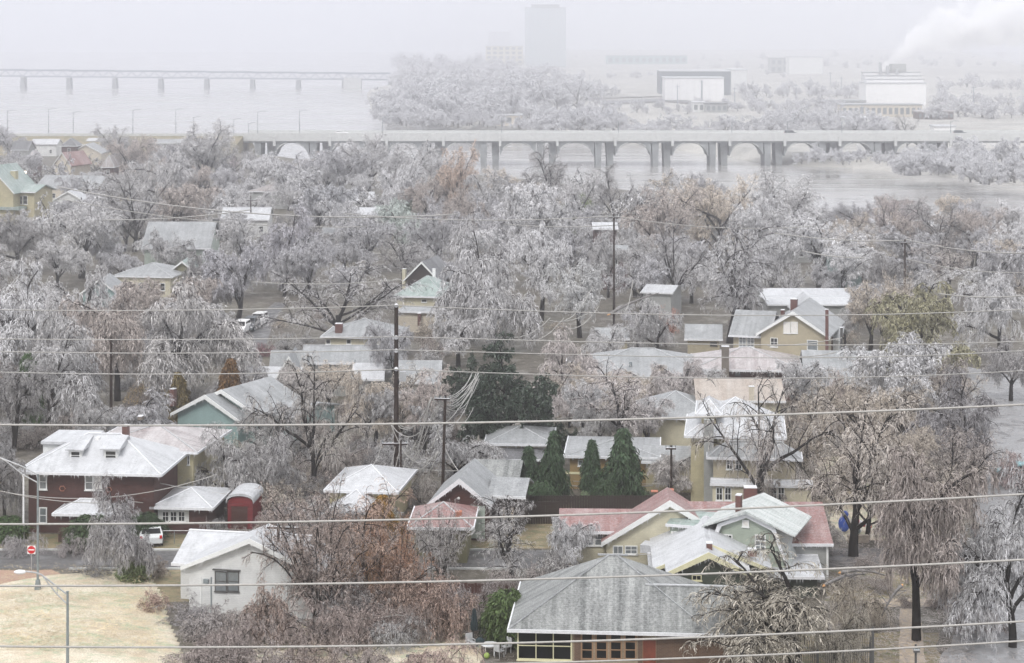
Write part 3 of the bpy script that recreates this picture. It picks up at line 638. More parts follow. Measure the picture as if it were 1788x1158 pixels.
# ---- 1 large hip roofed house, bottom
h=House('house','large house with streaky grey hip roof and tall dark glass wall, foremost at the bottom',(888,1099),(1275,1108),3.0,wall='w_tanbrick',roof='r_grey',over=0.55)
d=11.2; zr=h.z(1070,969,d*0.5)
xm=h.x(1070,969,d*0.5)
x1=xm*2
h.vol('hip',0,x1,0,d,3.0,zr,ridge=0.22,hipcap='r_lgrey',gutter=False); h.box('gutter','icetrim',(-0.10,0.0,2.82),(-0.004,d,3.03))
sl_=(zr-3.0)/(d/2); yw=min(np.arange(1.5,8,0.02),key=lambda y:abs(h.z(1190,1022,y)-(3.0+sl_*y))); zw=3.0+sl_*yw
xe=h.x(1338,1109,0)
h.vol('gx',x1/2+2.2,xe,0.006,2*yw,2.995,zw-0.005,wall='w_brownbrick',over=0.552,rake=False,gutter=False)
MB().box((-0.1,-0.10,2.82),(xe,-0.004,3.03)).build('gutter',M['icetrim'],h.o)
yp=0.55
h.win(903,1103,999,1153,yp,3,2,'creamtrim','black',0.10,label='cream framed dark picture window of six panes',name='window')
x_a=h.x(1003,1120,yp); x_b=h.x(1014,1120,yp); h.box('brick_pier','w_brownbrick',(x_a,yp-0.12,0),(x_b,yp-0.001,2.78))
for i in range(4):
    xa=1014+i*25.2
    h.win(xa,1104,xa+22,1152,yp,1,3,'browntrim','black',0.10,sill=False,label='tall brown framed dark window')
a=h.x(1114,1120,yp); b=h.x(1122,1120,yp); h.box('brick_pier','w_brownbrick',(a,yp-0.10,0),(b,yp-0.001,2.78))
a=h.x(1123,1120,yp); b=h.x(1145,1120,yp); dd=h.box('door','door',(a,yp-0.06,0.05),(b,yp-0.002,2.35),label='dark red front door'); h.box('door_frame','browntrim',(a-0.08,yp-0.05,0),(a-0.003,yp-0.001,2.45))
MB().sphere((b-0.12,yp-0.1,1.1),0.05,6,5).build('door_knob',M['metal'],dd)
a=h.x(1146,1120,yp); b=h.x(1262,1120,yp); h.box('brick_cladding','w_brownbrick',(a,yp-0.03,0),(b,yp-0.001,2.80))
h.pipe(1117,1010,5.0,4.0,0.08); h.pipe(1175,1044,3.0,3.5,0.08)
# ---- 2 white garage
h=House('garage','white clapboard garage with iced roof at the edge of the straw slope',(300,983),(430,990),2.75,cat='garage',wall='w_white',roof='r_white',over=0.35)
h.vol('gx',0,h.x(540,980,3.0),0,7.4,2.75,h.z(370,927,3.7),over=0.5)
xl=h.x(316,992,-3.0); xr=h.x(556,996,-3.0); 
h.vol('gy',xl,xr,-3.0,4.6,h.z(316,990,-3.0),h.z(434,941,-3.0),over=0.45,th=0.18)
yp=-2.55
h.win(375,998,396,1033,yp,1,2,'darktrim','glassg',0.06); h.win(397,998,417,1033,yp,1,2,'darktrim','glassg',0.06)
a=h.x(372,990,yp); b=h.x(420,990,yp); z=h.z(395,996,yp); h.box('window_hood','darktrim',(a,yp-0.16,z),(b,yp-0.002,z+0.08))
a=h.x(356,1015,yp); z=h.z(356,1018,yp); h.box('meter_box','greymetal',(a,yp-0.15,z),(a+0.4,yp-0.002,z+0.3))
for q in (350,368,450,500):
    x=h.x(q,1040,yp); h.box('corner_board' if q in(350,) else 'downpipe','trim' if q!=368 else 'greymetal',(x,yp-0.05,0),(x+0.09,yp-0.002,2.6))
h.box('corner_shadow_strip','darktrim',(xl+0.5,-0.9,0),(xl+0.62,-0.78,2.6))  # dark strip standing in for the shade in the garage corner
# ---- 3 dark brick two storey house, left
h=House('house','two storey dark red brick house with white iced hip roof and two dormers',(28,824),(281,829),5.2,wall='w_redbrick',roof='r_white',over=0.8)
d=9.5; zr=h.z(185,757,d/2)
h.vol('hip',0,h.W,0,d,5.2,zr,ridge=None)
for (a0,a1,t,bm) in ((121,143,786,804),(181,206,785,804)):
    yd=1.9; a=h.x(a0,bm,yd); b=h.x(a1,bm,yd); zt=h.z((a0+a1)/2,t,yd); zb=h.z((a0+a1)/2,bm+1,yd)
    dm=h.box('dormer','w_white',(a,yd,zb-0.3),(b,yd+3.0,zt))
    MB().prism([(yd-0.35,zt+0.003),(yd-0.35,zt+0.12),(yd+2.4,zt+0.75),(yd+3.2,zt+0.10),(yd+3.2,zt+0.003)],'x',a-0.25,b+0.25).build('dormer_roof',M['r_white'],dm)
    h.winl(a+0.12,b-0.12,zb+0.1,zt-0.08,yd,1,2,'trim','glass',0.07,name='dormer_window')
yp=0.8
h.win(68,828,82,855,yp,1,2,'trim','glassg'); h.win(148,829,163,856,yp,1,2,'trim','glassg',label='sash window with pale blinds'); h.win(163.5,829,178,856,yp,1,1,'trim','shutter',label='white blanked window beside the sash')
h.win(68,886,82,914,yp,1,2,'trim','glassg')
h.chim(213,222,745,5.6,zr-1.6,'w_chim',dep=0.8)
h.box('skylight','white',(h.x(167,766,4.0),3.9,h.z(170,768,3.9)-0.1),(h.x(174,766,4.0),4.2,h.z(170,764,3.9)))
# porch roof and sunroom
a=h.x(92,899,-2.6); b=h.x(190,899,-2.6); zp=h.z(140,898,-2.6); h.vol('hip',a,b,-2.6,3.38,zp,h.z(150,871,-0.9),over=0.35,roof='r_white',wall='w_redbrick',ridge=0.75)
a=h.x(262,887,0.9); b=h.x(346,888,0.9); zp=h.z(300,886,0.9); h.vol('hip',a,b+1.2,0.9,7.4,zp,h.z(315,850,4.6),over=0.6,roof='r_white',wall='w_redbrick',ridge=0.4)
yp=1.5; a=h.x(276,900,yp)
h.box('sunroom_panel','w_white',(a,yp-0.05,h.z(300,914,yp)),(h.x(330,900,yp),yp-0.002,h.z(300,889,yp)))
for q in (283,297,311): h.win(q,893,q+12,911,yp-0.05,2,2,'trim','glass',0.06)
# awning on the gable side
h.box('white_extension','w_white',(h.x(75,785,7.5),7.5,4.5),(h.x(150,785,7.5),12.0,h.z(100,777,7.5)))
h.box('extension_roof','r_white',(h.x(71,785,7.2),7.2,h.z(100,776,7.3)),(h.x(152,785,7.2),12.3,h.z(100,776,7.3)+0.25))
for q,t in ((109,853),(190,855)):
    x,z=h.at(q,t,0.8); MB().tube([(x-0.25,0.76,z),(x-0.12,0.74,z+0.2),(x+0.12,0.74,z+0.2),(x+0.25,0.76,z),(x+0.12,0.74,z-0.2),(x-0.12,0.74,z-0.2),(x-0.25,0.76,z)],0.04,4).build('wall_ornament',M['w_orangebrick'],h.o)
# ---- yellow neighbour behind it
h=House('house','yellow house with dark tiled roof directly behind the dark brick one',(140,783),(344,790),5.4,wall='w_yellow',roof='r_purple',over=0.5)
h.vol('hip',0,h.W,0,10,5.4,h.z(240,741,5),ridge=0.7); h.win(327,795,331,812,0.5,1,2,'trim','glass',0.05)
h.chim(240,247,728,5.0,7.0,'w_greybrick'); 
# ---- 4 red shed
h=House('shed','small barn red shed with rounded white roof next to the sunroom',(394,876),(443,877),2.3,cat='shed',wall='w_red',roof='r_white',over=0.12)
h.vol('barrel',0,h.W,0,4.0,2.3,h.z(420,862,0),over=0.15)
a=h.x(404,900,0.14); b=h.x(432,900,0.14); h.box('shed_door','w_dred',(a,0.09,0.1),(b,0.148,1.9)); h.box('door_trim','w_red',(a-0.08,0.07,1.9),(b+0.08,0.149,2.0))
# ---- 5 teal gable house
h=House('house','teal gabled house with white rakes and grey roof, rust red tree behind',(298,720),(420,733),3.0,wall='w_teal',roof='r_lgrey',over=0.6,trim='trim')
h.vol('gy',h.x(298,721,0),h.x(418,733,0),0,9,h.z(298,722,0),h.z(360,690,0),over=0.5,th=0.22)
h.vol('gy',h.x(318,712,1.6),h.x(455,730,1.6),1.6,9,h.z(440,727,1.6),h.z(372,674,3.0),over=0.5,th=0.2,wall='w_teal')
h.vol('gx',h.x(398,724,4.5),h.x(520,724,4.5),4.5,8,h.z(480,724,4.5),h.z(460,694,8.5),over=0.4,wall='w_teal')
h.chim(404,410,688,6.5,3,'w_chim',dep=0.5); h.chim(296,303,680,7,2,'w_chim',dep=0.6); h.chim(418,421,690,8,3,'w_cream',dep=0.4)
# ---- 6 hip roofed cream house and the long roofs before it
h=House('house','cream house with grey hip roof and brick chimney left of the tall pole',(560,588),(693,590),3.2,wall='w_cream',roof='r_lgrey',over=0.5)
h.vol('hip',0,h.W,0,9,3.2,h.z(627,556,4.5),ridge=0.25)
for q in (569,605,651): h.win(q,593,q+8,601,0.5,1,1,'trim','glass',0.06)
h.chim(585,597,566,0.9,0,'w_chim',dep=0.8)
h=House('house','long low house with plain grey roof below the cream hip roofed one',(500,650),(706,650),2.8,wall='w_grey',roof='r_lgrey',over=0.4)
h.vol('gx',h.x(524,634,0),h.x(702,634,0),0,8.0,h.z(600,634,0),h.z(610,603,4.0))
h.vol('gx',h.x(466,650,-3),h.x(532,650,-3),-2.0,5.5,2.6,h.z(500,612,0.6)); h.vol('gx',h.x(613,655,-3.5),h.x(671,655,-3.5),-3.5,5.0,2.6,h.z(640,634,-1),roof='r_white')
h.vol('gy',h.x(476,660,-5),h.x(530,660,-5),-4.5,7,2.4,h.z(505,622,-4.5),roof='r_lgrey')
h.chim(643,648,600,3.8,2.5,'w_chim',dep=0.5); h.pipe(620,628,-1,3)
h=House('house','low house with wide grey roof right of the tall pole, under hanging twigs',(640,688),(762,688),2.6,wall='w_grey',roof='r_lgrey',over=0.4)
h.vol('gx',h.x(690,668,0),h.x(770,668,0),0,9,h.z(700,668,0),h.z(720,629,4.5))
h=House('house','low frosted roof bungalow between the teal house and the long grey roof',(440,668),(530,670),2.4,wall='w_grey',roof='r_white',over=0.4)
h.vol('gx',0,h.W,0,6,2.4,h.z(480,640,3))
# ---- 7 green hip roof
h=House('house','cream house with pale green hip roof and white chimney in the middle distance',(686,517),(778,519),3.6,wall='w_cream',roof='r_green',over=0.5)
h.vol('hip',0,h.W,0,12,3.6,h.z(738,481,6),ridge=0.2); h.win(736,523,745,528,0.5,1,1,'trim','glass',0.05); h.chim(755,760,470,8,4,'white',dep=0.5)
h=House('house','dark steep gable roof peeping out behind the pale green one',(704,490),(768,492),4.0,wall='w_dark',roof='r_dark',over=0.5)
h.vol('gy',0,h.W,0,9,4.0,h.z(738,457,0)); h.chim(702,708,470,1,2,'w_cream',dep=0.6)
h=House('house','pinkish brick terrace below the pale green hip roof',(690,545),(772,547),2.8,wall='w_beige',roof='r_lgrey',over=0.3)
h.vol('flat',0,h.W,0,6,2.9,wall='w_beige'); h.chim(729,734,548,-0.6,1,'w_chim',dep=0.5); h.chim(762,767,536,1,1,'w_chim',dep=0.5)
# ---- 8 big grey roof far left
h=House('house','pale green house with very large plain grey roof and black flue',(246,434),(366,434),5.0,wall='w_lgreen',roof='r_lgrey',over=0.5)
h.vol('gx',0,h.x(368,434,0),0,14,5.0,h.z(310,387,7)); h.win(333,438,342,444,0.5,1,1,'trim','glass',0.08); h.chim(371,381,383,9,6,'darktrim',cap=False,dep=1.0)
# ---- 9 yellow house with green roof
h=House('house','tall yellow house with green roof cut by the picture edge',(-60,333),(66,336),8.0,wall='w_yellow',roof='r_green',over=0.6)
h.vol('gx',h.x(-60,333,0),h.x(62,335,0),0,9,8.0,h.z(30,321,4.5),z0=-0.1); h.vol('gy',h.x(-60,336,-3),h.x(25,336,-3),-3,11,h.z(22,338,-3),h.z(-16,290,-3),z0=-0.1)
for q in (22,31,40): h.win(q,342,q+8,357,0.6,1,2,'trim','glass',0.08)
h.chim(18,27,299,2.0,7,'w_yellow',dep=1.2); h.box('belt_course','r_green',(h.x(-40,372,-2.3),-3.1,h.z(0,366,-2.3)),(h.x(48,372,0.5),0.3,h.z(0,361,-2.3)))
# ---- 10 tan gable house right
h=House('house','two storey tan house with white shutters and pale gable, right of centre',(1272,584),(1446,592),5.6,wall='w_tan',roof='r_lgrey',over=0.5)
h.vol('gx',0,h.x(1345,586,0),0,9,5.5,h.z(1300,541,4.5)); h.vol('gy',h.x(1320,588,-1.5),h.x(1449,590,-1.5),-1.5,13,h.z(1447,589,-1.5),h.z(1385,544,-1.5),th=0.2)
h.vol('gx',h.x(1440,592,4),h.x(1470,592,4),4,5,h.z(1460,592,4),h.z(1450,570,6),wall='w_white')
h.win(1368,562,1380,582,-1.0,1,1,'trim','shutter',0.06,label='closed white shutter pair half',name='shutter'); h.win(1381,562,1393,582,-1.0,1,1,'trim','shutter',0.06,name='shutter')
h.win(1290,587,1303,606,0.5,2,3,'trim','glassg',0.07); h.win(1304,587,1317,606,0.5,2,3,'trim','glassg',0.07)
h.win(1345,590,1358,606,-1.0,2,2,'trim','glass',0.07); h.win(1409,594,1428,612,-1.0,1,1,'trim','glassg',0.07)
h.chim(1380,1391,523,5,5,'w_chim',dep=0.8); h.chim(1363,1369,542,6,5,'w_chim',dep=0.6)
c=h.chim(1441,1446,541,-1.9,0,'w_chim',dep=0.4,label='slim brick chimney with white cap'); h.chim(1467,1471,573,3,0,'darktrim',dep=0.4)
h=House('house','grey roofed house to the left of the tan shuttered one, beneath a bare elm',(1195,592),(1262,593),3.2,wall='w_tan',roof='r_lgrey',over=0.4)
h.vol('gx',0,h.W,0,9,3.2,h.z(1230,566,4.5)); h.win(1240,598,1252,604,0.4,1,1,'darktrim','black',0.05)
h=House('house','long white roofed block behind the tan shuttered house',(1340,532),(1500,532),3.5,wall='w_grey',roof='r_white',over=0.3)
h.vol('gx',0,h.W,0,10,3.5,h.z(1420,520,5)); h.vol('gx',h.x(1330,517,14),h.x(1510,517,14),14,9,h.z(1420,517,14),h.z(1400,505,18)); h.vol('gy',h.x(1385,545,-6),h.x(1441,546,-6),-6,6,h.z(1438,545,-6),h.z(1405,519,-6),wall='w_grey',roof='r_white')
h=House('house','dull teal two storey block half hidden among iced trees',(1440,445),(1508,446),6,wall='w_teal',roof='r_lgrey',over=0.3)
h.vol('flat',0,h.W,0,9,6); 
for q in (1450,1470,1490): h.win(q,453,q+6,462,0.3,1,1,'trim','glassg',0.08)
# ---- 11 long grey roof
h=House('house','very long plain grey roofed house between the evergreen and the brown tiled one',(1040,662),(1262,664),2.8,wall='w_tan',roof='r_lgrey',over=0.5)
h.vol('hip',h.x(985,664,0),h.x(1262,664,0),0,15,2.8,h.z(1120,608,7.5)); h.pipe(1101,632,3,3.5,0.2); h.pipe(1133,609,7.4,4,0.2)
h=House('house','grey roofed bungalow on the right beside the slim dark street pole',(1405,672),(1530,674),2.6,wall='w_grey',roof='r_lgrey',over=0.4)
h.vol('gx',0,h.W,0,14,2.6,h.z(1460,612,7))
# ---- 12 brown tile hip
h=House('house','dark brown house with mottled purple tile hip roof and massive chimney',(1207,645),(1400,648),3.6,wall='w_dark',roof='r_purple',over=0.6)
h.vol('hip',h.x(1207,645,0),h.x(1402,648,0),0,11,3.6,h.z(1330,606,5.5),ridge=0.35,wall='w_dred')
c=h.chim(1260,1273,606,-0.7,0,'w_greybrick',dep=0.7,label='massive grey brown chimney'); 
for q in (1228,1283,1340): h.win(q,650,q+10,656,0.6,2,1,'darktrim','glassg',0.05)
# ---- 13 tan roofed bungalow
h=House('house','wide bungalow with pinkish tan roof turning grey at its left end',(1140,724),(1375,726),2.9,wall='w_cream',roof='r_tan',over=0.5)
h.vol('gx',h.x(1215,700,0),h.x(1372,700,0),0,9.5,h.z(1290,700,0),h.z(1290,661,4.7)); h.vol('hip',h.x(1115,736,-4),h.x(1250,730,-4),-4,9.5,h.z(1180,730,-4),h.z(1195,682,0.8),roof='r_lgrey',ridge=0.3)
h.chim(1308,1317,676,0.0,3,'w_beige',dep=0.5); h.pipe(1180,705,-1,3.8,0.25)
# ---- 14 yellow two storey with white iced roofs
h=House('house','two storey yellow house with stepped icy white roofs and broad grey chimney',(1196,761),(1372,765),6.2,wall='w_yellow',roof='r_white',over=0.5)
h.vol('hip',0,h.W,0,10,6.2,h.z(1290,693,5),ridge=0.3); 
a=h.x(1215,722,1.5); b=h.x(1260,722,1.5); h.vol('hip',a,b,1.0,6,h.z(1230,722,1.5),h.z(1250,694,4),wall='w_yellow',ridge=0.5)
a=h.x(1235,790,-2.5); b=h.x(1400,792,-2.5); h.vol('hip',a,b,-2.6,3.0,h.z(1300,800,-2.6),h.z(1300,770,-1.0),roof='r_lgrey',wall='w_tan',ridge=0.9)
h.chim(1229,1246,733,-0.5,0,'w_grey',dep=0.45,cap=False,label='broad flat grey chimney breast')
h.vol('gx',h.x(1240,850,-4.5),h.x(1420,850,-4.5),-4.5,2.5,h.z(1300,846,-4.5),h.z(1300,838,-3.2),wall='w_cream',roof='r_white',z0=-0.1,over=0.2)
for q in (1250,1265,1345,1358): h.win(q,851,q+12,874,-4.3,2,2,'trim','glass',0.07)
for q in (1268,1284): h.win(q,797,q+12,820,-2.1,2,2,'trim','glass',0.07)
# ---- 15 cream hip garage in centre
h=House('garage','cream windowless building with grey hip roof in front of the dark evergreen',(846,775),(967,776),3.0,cat='garage',wall='w_beige',roof='r_lgrey',over=0.4)
h.vol('hip',0,h.W,0,8,3.0,h.z(905,743,4),ridge=0.25)
h=House('shed','dark low lean-to roof crossing below the cream windowless building',(858,800),(965,798),2.2,cat='shed',wall='w_dark',roof='r_dark',over=0.2)
h.vol('shed',0,h.W,0,2.5,2.0,2.6)
# ---- 16 ochre house behind cypresses
h=House('house','ochre walled house with pale grey roof behind the row of cypresses',(968,796),(1152,799),3.1,wall='w_ochre',roof='r_lgrey',over=0.5)
h.vol('hip',h.x(985,797,0),h.x(1152,799,0),0,9,3.1,h.z(1085,768,4.5),ridge=0.6); h.win(1009,804,1018,814,0.5,1,1,'trim','glassg',0.08)
h.box('belt_course','creamtrim',(0.9,0.45,1.35),(h.W-0.6,0.499,1.55))
h=House('house','grey sided single storey wing left of the yellow two storey house',(1120,806),(1215,808),2.8,wall='w_yellow',roof='r_lgrey',over=0.4)
h.vol('gx',0,h.W,0,7,2.8,h.z(1170,778,3.5))
# ---- 17 dark red gable with grey roof
h=House('house','dark red gabled house with banded grey roof, iced wires falling beside it',(748,880),(866,884),3.0,wall='w_dred',roof='r_lgrey',over=0.5,trim='icetrim')
xl=h.x(746,878,0); xr=h.x(858,884,0)
h.vol('gy',xl,xr,0,8,h.z(748,880,0),h.z(800,836,0),th=0.22)
h.vol('gx',h.x(852,867,3.0),h.x(919,867,3.0),2.5,5.6,h.z(890,867,2.5),h.z(880,833,5.3),wall='w_dark',roof='r_lgrey')
h.vol('gx',h.x(826,836,11),h.x(908,836,11),10.5,5.0,h.z(860,836,10.5),h.z(860,802,13),wall='w_dark',roof='r_grey')
h.box('siding_band','w_lgreen',(xl+0.6,0.44,0.2),(xr-0.6,0.498,h.z(800,882,0.5)))
MB().sphere((h.x(801,870,0.5),0.46,h.z(801,870,0.5)),0.12,8,6).build('gable_vent',M['trim'],h.o)
for q in (878,893): 
    x=h.x(q,890,2.4); h.box('porch_post','w_ochre',(x,2.35,0),(x+0.16,2.5,2.3))
# ---- 18 frosted house with yellow wall, barrel roof annex
h=House('house','house with icy hip roof and thin yellow wall behind the tall pole foot',(566,856),(694,860),2.9,wall='w_yellow',roof='r_white',over=0.4)
h.vol('hip',0,h.W,0,9,2.9,h.z(632,811,4.5),ridge=0.1)
h=House('shed','white vaulted roof shed with dark end wall left of the tall pole foot',(572,892),(650,894),1.9,cat='shed',wall='w_grey',roof='r_white',over=0.15)
h.vol('hip',h.x(572,890,0),h.x(655,892,0),0,5,1.9,h.z(592,854,2.5),ridge=0.2)
# ---- 19 small red roof
h=House('house','small olive house with faded red hip roof behind the frosted shrubs',(712,921),(826,922),2.9,wall='w_olive',roof='r_red',over=0.5)
h.vol('hip',0,h.W,0,7,2.9,h.z(757,876,3.5),ridge=0.15); h.win(782,929,790,945,0.5,1,2,'trim','glassg',0.05); h.win(755,928,775,948,0.5,1,1,'darktrim','black',0.05); h.box('roof_vent','w_orangebrick',(h.x(795,898,1.4),1.4,3.2),(h.x(806,898,1.4),2.0,h.z(800,894,1.4)))
# ---- 20 red roofs with cream gable
h=House('house','cream house with long speckled red roofs and two orange chimneys',(976,928),(1106,929),3.0,wall='w_cream',roof='r_red',over=0.4)
h.vol('gx',0,h.x(1120,929,0),0,7.5,3.0,h.z(1040,888,3.75))
for q in (1001,1022,1038): h.win(q,931,q+15,953,0.4,1,2,'trim','glassg',0.07)
xl=h.x(1050,952,-1.0); xr=h.x(1290,952,-1.0); h.vol("gy",xl,xr,-1.0,4.5,h.z(1052,948,-1.0),h.z(1171,874,-1.0),th=0.25)
h.win(1091,953,1113,968,-0.6,2,2,'trim','glassg',0.07); h.win(1070,953,1088,968,-0.6,2,1,'trim','glassg',0.07)
h.chim(1137,1149,859,9,4,'w_orangebrick',dep=0.7,cap=False); h.chim(1167,1177,856,7,4,'w_orangebrick',dep=0.7,cap=False)
h.pipe(1079,903,3,3.5,0.1); h.box('roof_vent','w_orangebrick',(h.x(1075,922,1),1.0,3.2),(h.x(1084,922,1),1.4,h.z(1080,919,1)))
h=House('house','low building under the biggest speckled red roof, right of the gambrel gable',(1225,949),(1454,950),3.0,wall='w_grey',roof='r_red',over=0.3)
h.vol('gx',h.x(1195,948,0),h.x(1455,948,0),0,12,3.0,h.z(1330,876,6)); h.pipe(1394,925,2.5,3.3,0.14); h.box('downpipe','trim',(h.W-0.45,0.18,0),(h.W-0.3,0.297,2.8))
h.chim(1300,1322,853,9,4,'w_chim',dep=0.9)
# ---- 21 gambrel sage green
h=House('house','sage green gambrel fronted house with pale metallic roof sheets',(1238,960),(1372,972),2.8,wall='w_sage',roof='r_metal',over=0.3,trim='icetrim')
zb=h.z(1300,972,0)
xl=h.x(1232,968,0); xr=h.x(1376,970,0); xa=(xl+xr)/2
h.vol('gambrel',xl,xr,0,6,2.0,h.z(1304,897,0),th=0.22,over=0.3)
# flared upper roof, wider than the gable
kz=h.z(1372,922,1.2)
MB().prism([(h.x(1225,922,-0.4),kz-0.1),(h.x(1225,922,-0.4),kz),(xa,h.z(1304,893,-0.4)),(h.x(1388,925,-0.4),kz-0.15),(h.x(1388,925,-0.4),kz-0.25),(xa,h.z(1304,893,-0.4)-0.22)],'y',-0.4,6.0).build('upper_roof',M['r_metal'],h.o)
h.win(1296,908,1308,920,0.3,1,1,'trim','shutter',0.08,label='small blank attic window'); h.win(1260,933,1279,952,0.3,3,3,'trim','black',0.09); h.win(1318,934,1337,964,0.3,2,3,'trim','glassg',0.09)
h.chim(1284,1293,866,0.8,4,'w_chim',dep=0.6)
h.vol('gx',h.x(1163,918,1.5),h.x(1262,918,1.5),1.5,6,h.z(1200,918,1.5),h.z(1200,893,4.5),roof='r_green',wall='w_sage',over=0.25,z0=-0.1)
h.win(1172,928,1185,962,1.75,1,1,'trim','shutter',0.07); h.win(1188,926,1203,944,1.75,1,2,'trim','glass',0.07); h.win(1205,932,1222,962,1.75,1,1,'trim','shutter',0.07)
h.box('awning','r_white',(h.x(1119,965,0.4),0.2,h.z(1140,965,0.4)-0.05),(h.x(1168,965,0.4),1.6,h.z(1140,952,0.4)))
# ---- 22 white roofed dark green house
h=House('house','dark green house with icy white gable roof just behind the big grey hip roof',(1140,1002),(1318,1004),3.0,wall='w_dgreen',roof='r_white',over=0.5,trim='creamtrim')
xl=h.x(1163,1003,0); xr=h.x(1312,1003,0)
h.vol('gy',xl,xr,0,9,h.z(1160,1001,0),h.z(1238,965,0),th=0.22)
h.vol('gx',h.x(1133,998,4.5),h.x(1440,1004,4.5),4.5,9,h.z(1300,1006,4.5),h.z(1300,968,9),wall='w_dgreen')
h.vol('gy',h.x(1140,996,2.5),h.x(1350,996,2.5),2.5,9,h.z(1142,994,2.5),h.z(1248,937,5),wall='w_dgreen')
h.chim(1234,1244,950,1.2,3.5,'w_chim',dep=0.6); h.chim(1307,1321,962,3,3.5,'w_chim',dep=0.7)
h.win(1208,1004,1225,1014,0.5,2,1,'creamtrim','glass',0.06)
# ---- small houses of the middle and far town
FARH=[ # fl, fr, ze, depth, ridge px, kind, wall, roof, label
((604,376),(662,376),3.5,10,(632,362),'gx','w_white','r_white','small white roofed house in the middle distance beside iced trees'),
((560,352),(652,352),3.5,9,(610,335),'gx','w_grey','r_white','pale house with white roof edge behind the rounded iced tree'),
((432,334),(520,336),4,12,(478,316),'hip','w_grey','r_brown','brown hip roofed house among trees left of the bridge trees'),
((384,384),(470,384),3.5,9,(425,362),'gx','w_white','r_white','flat looking white roofed house behind the single crossarm pole'),
((88,352),(148,352),3.4,8,(110,334),'gy','w_white','r_white','white gable beside the yellow house with green roof'),
((60,327),(170,329),3.6,12,(110,306),'gx','w_beige','r_lgrey','pinkish wide roofed house behind the yellow house chimney'),
((92,289),(124,290),5,10,(102,266),'gy','w_beige','r_red','little house with the only red roof near the highway'),
((120,268),(178,268),3.6,12,(148,252),'gy','w_beige','r_lgrey','beige gabled shed roof near the highway'),
((18,262),(50,262),5,10,(34,246),'gx','w_grey','r_dark','dark roofed grey house at the far left edge below the highway'),
((52,252),(100,252),4,9,(75,243),'gx','w_white','r_white','long white roofed house just below the highway lamps'),
((105,255),(135,255),6,8,(120,241),'hip','w_dred','r_dark','dark maroon house below the highway'),
((45,280),(64,280),5,8,(55,262),'hip','w_dred','r_purple','maroon cube like house far left with iced hedge'),
((176,292),(200,292),5,8,(188,270),'hip','w_redbrick','r_brown','small reddish house behind the rounded dark bush'),
((255,250),(330,250),3.4,9,(290,243),'gx','w_grey','r_lgrey','pale low house under the highway parapet'),
((150,246),(182,246),3.4,8,(165,241),'gx','w_lgreen','r_white','tiny pale house by the highway at left'),
((205,335),(250,337),3.4,9,(225,322),'hip','w_tan','r_lgrey','grey hip roofed house behind dark limbed trees at left'),
((140,512),(205,512),3.2,8,(174,488),'gy','w_teal','r_lgrey','dark teal gabled house with pale rake in the left tree mass'),
((195,482),(300,484),3.2,11,(240,458),'hip','w_cream','r_lgrey','grey hip roofed house above the dark teal gable'),
((295,474),(340,474),3.4,8,(318,456),'gy','w_olive','r_green','olive porch fronted house left of the parked cars road'),
((560,408),(610,408),3.5,8,(585,396),'gx','w_grey','r_lgrey','faint grey roof under the round iced tree'),
((1035,400),(1080,400),6,8,(1058,388),'gx','w_redbrick','r_white','upper red brick house behind the single thin pole'),
((1048,441),(1100,441),6,8,(1075,428),'gx','w_redbrick','r_lgrey','red brick house with striped porch behind the thin pole'),
((1118,510),(1175,512),4,9,(1146,499),'gx','w_grey','r_white','white roof fragments under the large bare elm'),
((1040,592),(1100,592),2.6,7,(1070,572),'gx','w_tan','r_lgrey','tan low roof with fallen limb leaning on it'),
((1340,420),(1420,420),4,9,(1380,410),'gx','w_grey','r_white','pale roof line deep in the right hand tree belt'),
((1590,395),(1650,395),4,9,(1620,385),'gx','w_grey','r_white','pale cottage by the river in the right tree belt'),
]
for fl,fr,ze,dp,rp,kd,wl,rf,lab in FARH:
    h=House('house',lab,fl,fr,ze,wall=wl,roof=rf,over=0.35,rot=0 if abs(fl[1]-fr[1])>4 else None)
    yy=0 if kd=='gy' else dp/2
    zr=max(ze+0.6,h.z(rp[0],rp[1],yy) if kd!='shed' else ze+1.0)
    h.vol(kd,0,h.W,0,dp,ze,min(zr,ze+5),gutter=kd!='gy')
    n=max(1,int(h.W/3.2))
    for i in range(n):
        xc=h.W*(i+0.5)/n; h.winl(xc-0.45,xc+0.45,1.0,2.2,0.35,1,2,'trim','glass',0.09)
        if ze>=5: h.winl(xc-0.45,xc+0.45,ze-2.0,ze-0.7,0.35,1,2,'trim','glass',0.09)
# ================================================================ bridges and far bank
Yb=700.0; sb=F/Yb; ZW=-6.0
def bx(px): return (px-W0/2)/sb
def bz(py): return HC-(py-YH)/sb
bridge=thing('arch_bridge','long pale concrete arch bridge crossing the river','bridge',(bx(1000),Yb,ZW))
def bb(name,mat,a,b,parent=bridge,**k):
    return MB().box((a[0]-bx(1000),a[1]-Yb,a[2]-ZW),(b[0]-bx(1000),b[1]-Yb,b[2]-ZW)).build(name,M[mat],parent,**k)
zt,zbm=bz(236),bz(246.5); XL,XR=bx(425),bx(1900); DW=15.0
bb('deck','deck',(XL,Yb,zt-0.9),(XR,Yb+DW,zt-0.3))
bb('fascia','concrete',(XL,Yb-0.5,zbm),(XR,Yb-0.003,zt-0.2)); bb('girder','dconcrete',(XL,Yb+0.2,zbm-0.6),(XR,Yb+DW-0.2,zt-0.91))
bb('parapet','concrete',(XL,Yb-0.45,zt-0.197),(XR,Yb-0.1,zt+0.75)); bb('parapet','concrete',(XL,Yb+DW-0.3,zt-0.29),(XR,Yb+DW,zt+0.9)); bb('median','concrete',(XL,Yb+DW/2-0.3,zt-0.297),(XR,Yb+DW/2+0.3,zt+0.5))
cx=[461,558,657,756,855,955,1056,1156,1256,1352,1448,1545,1642]
pier_m=None
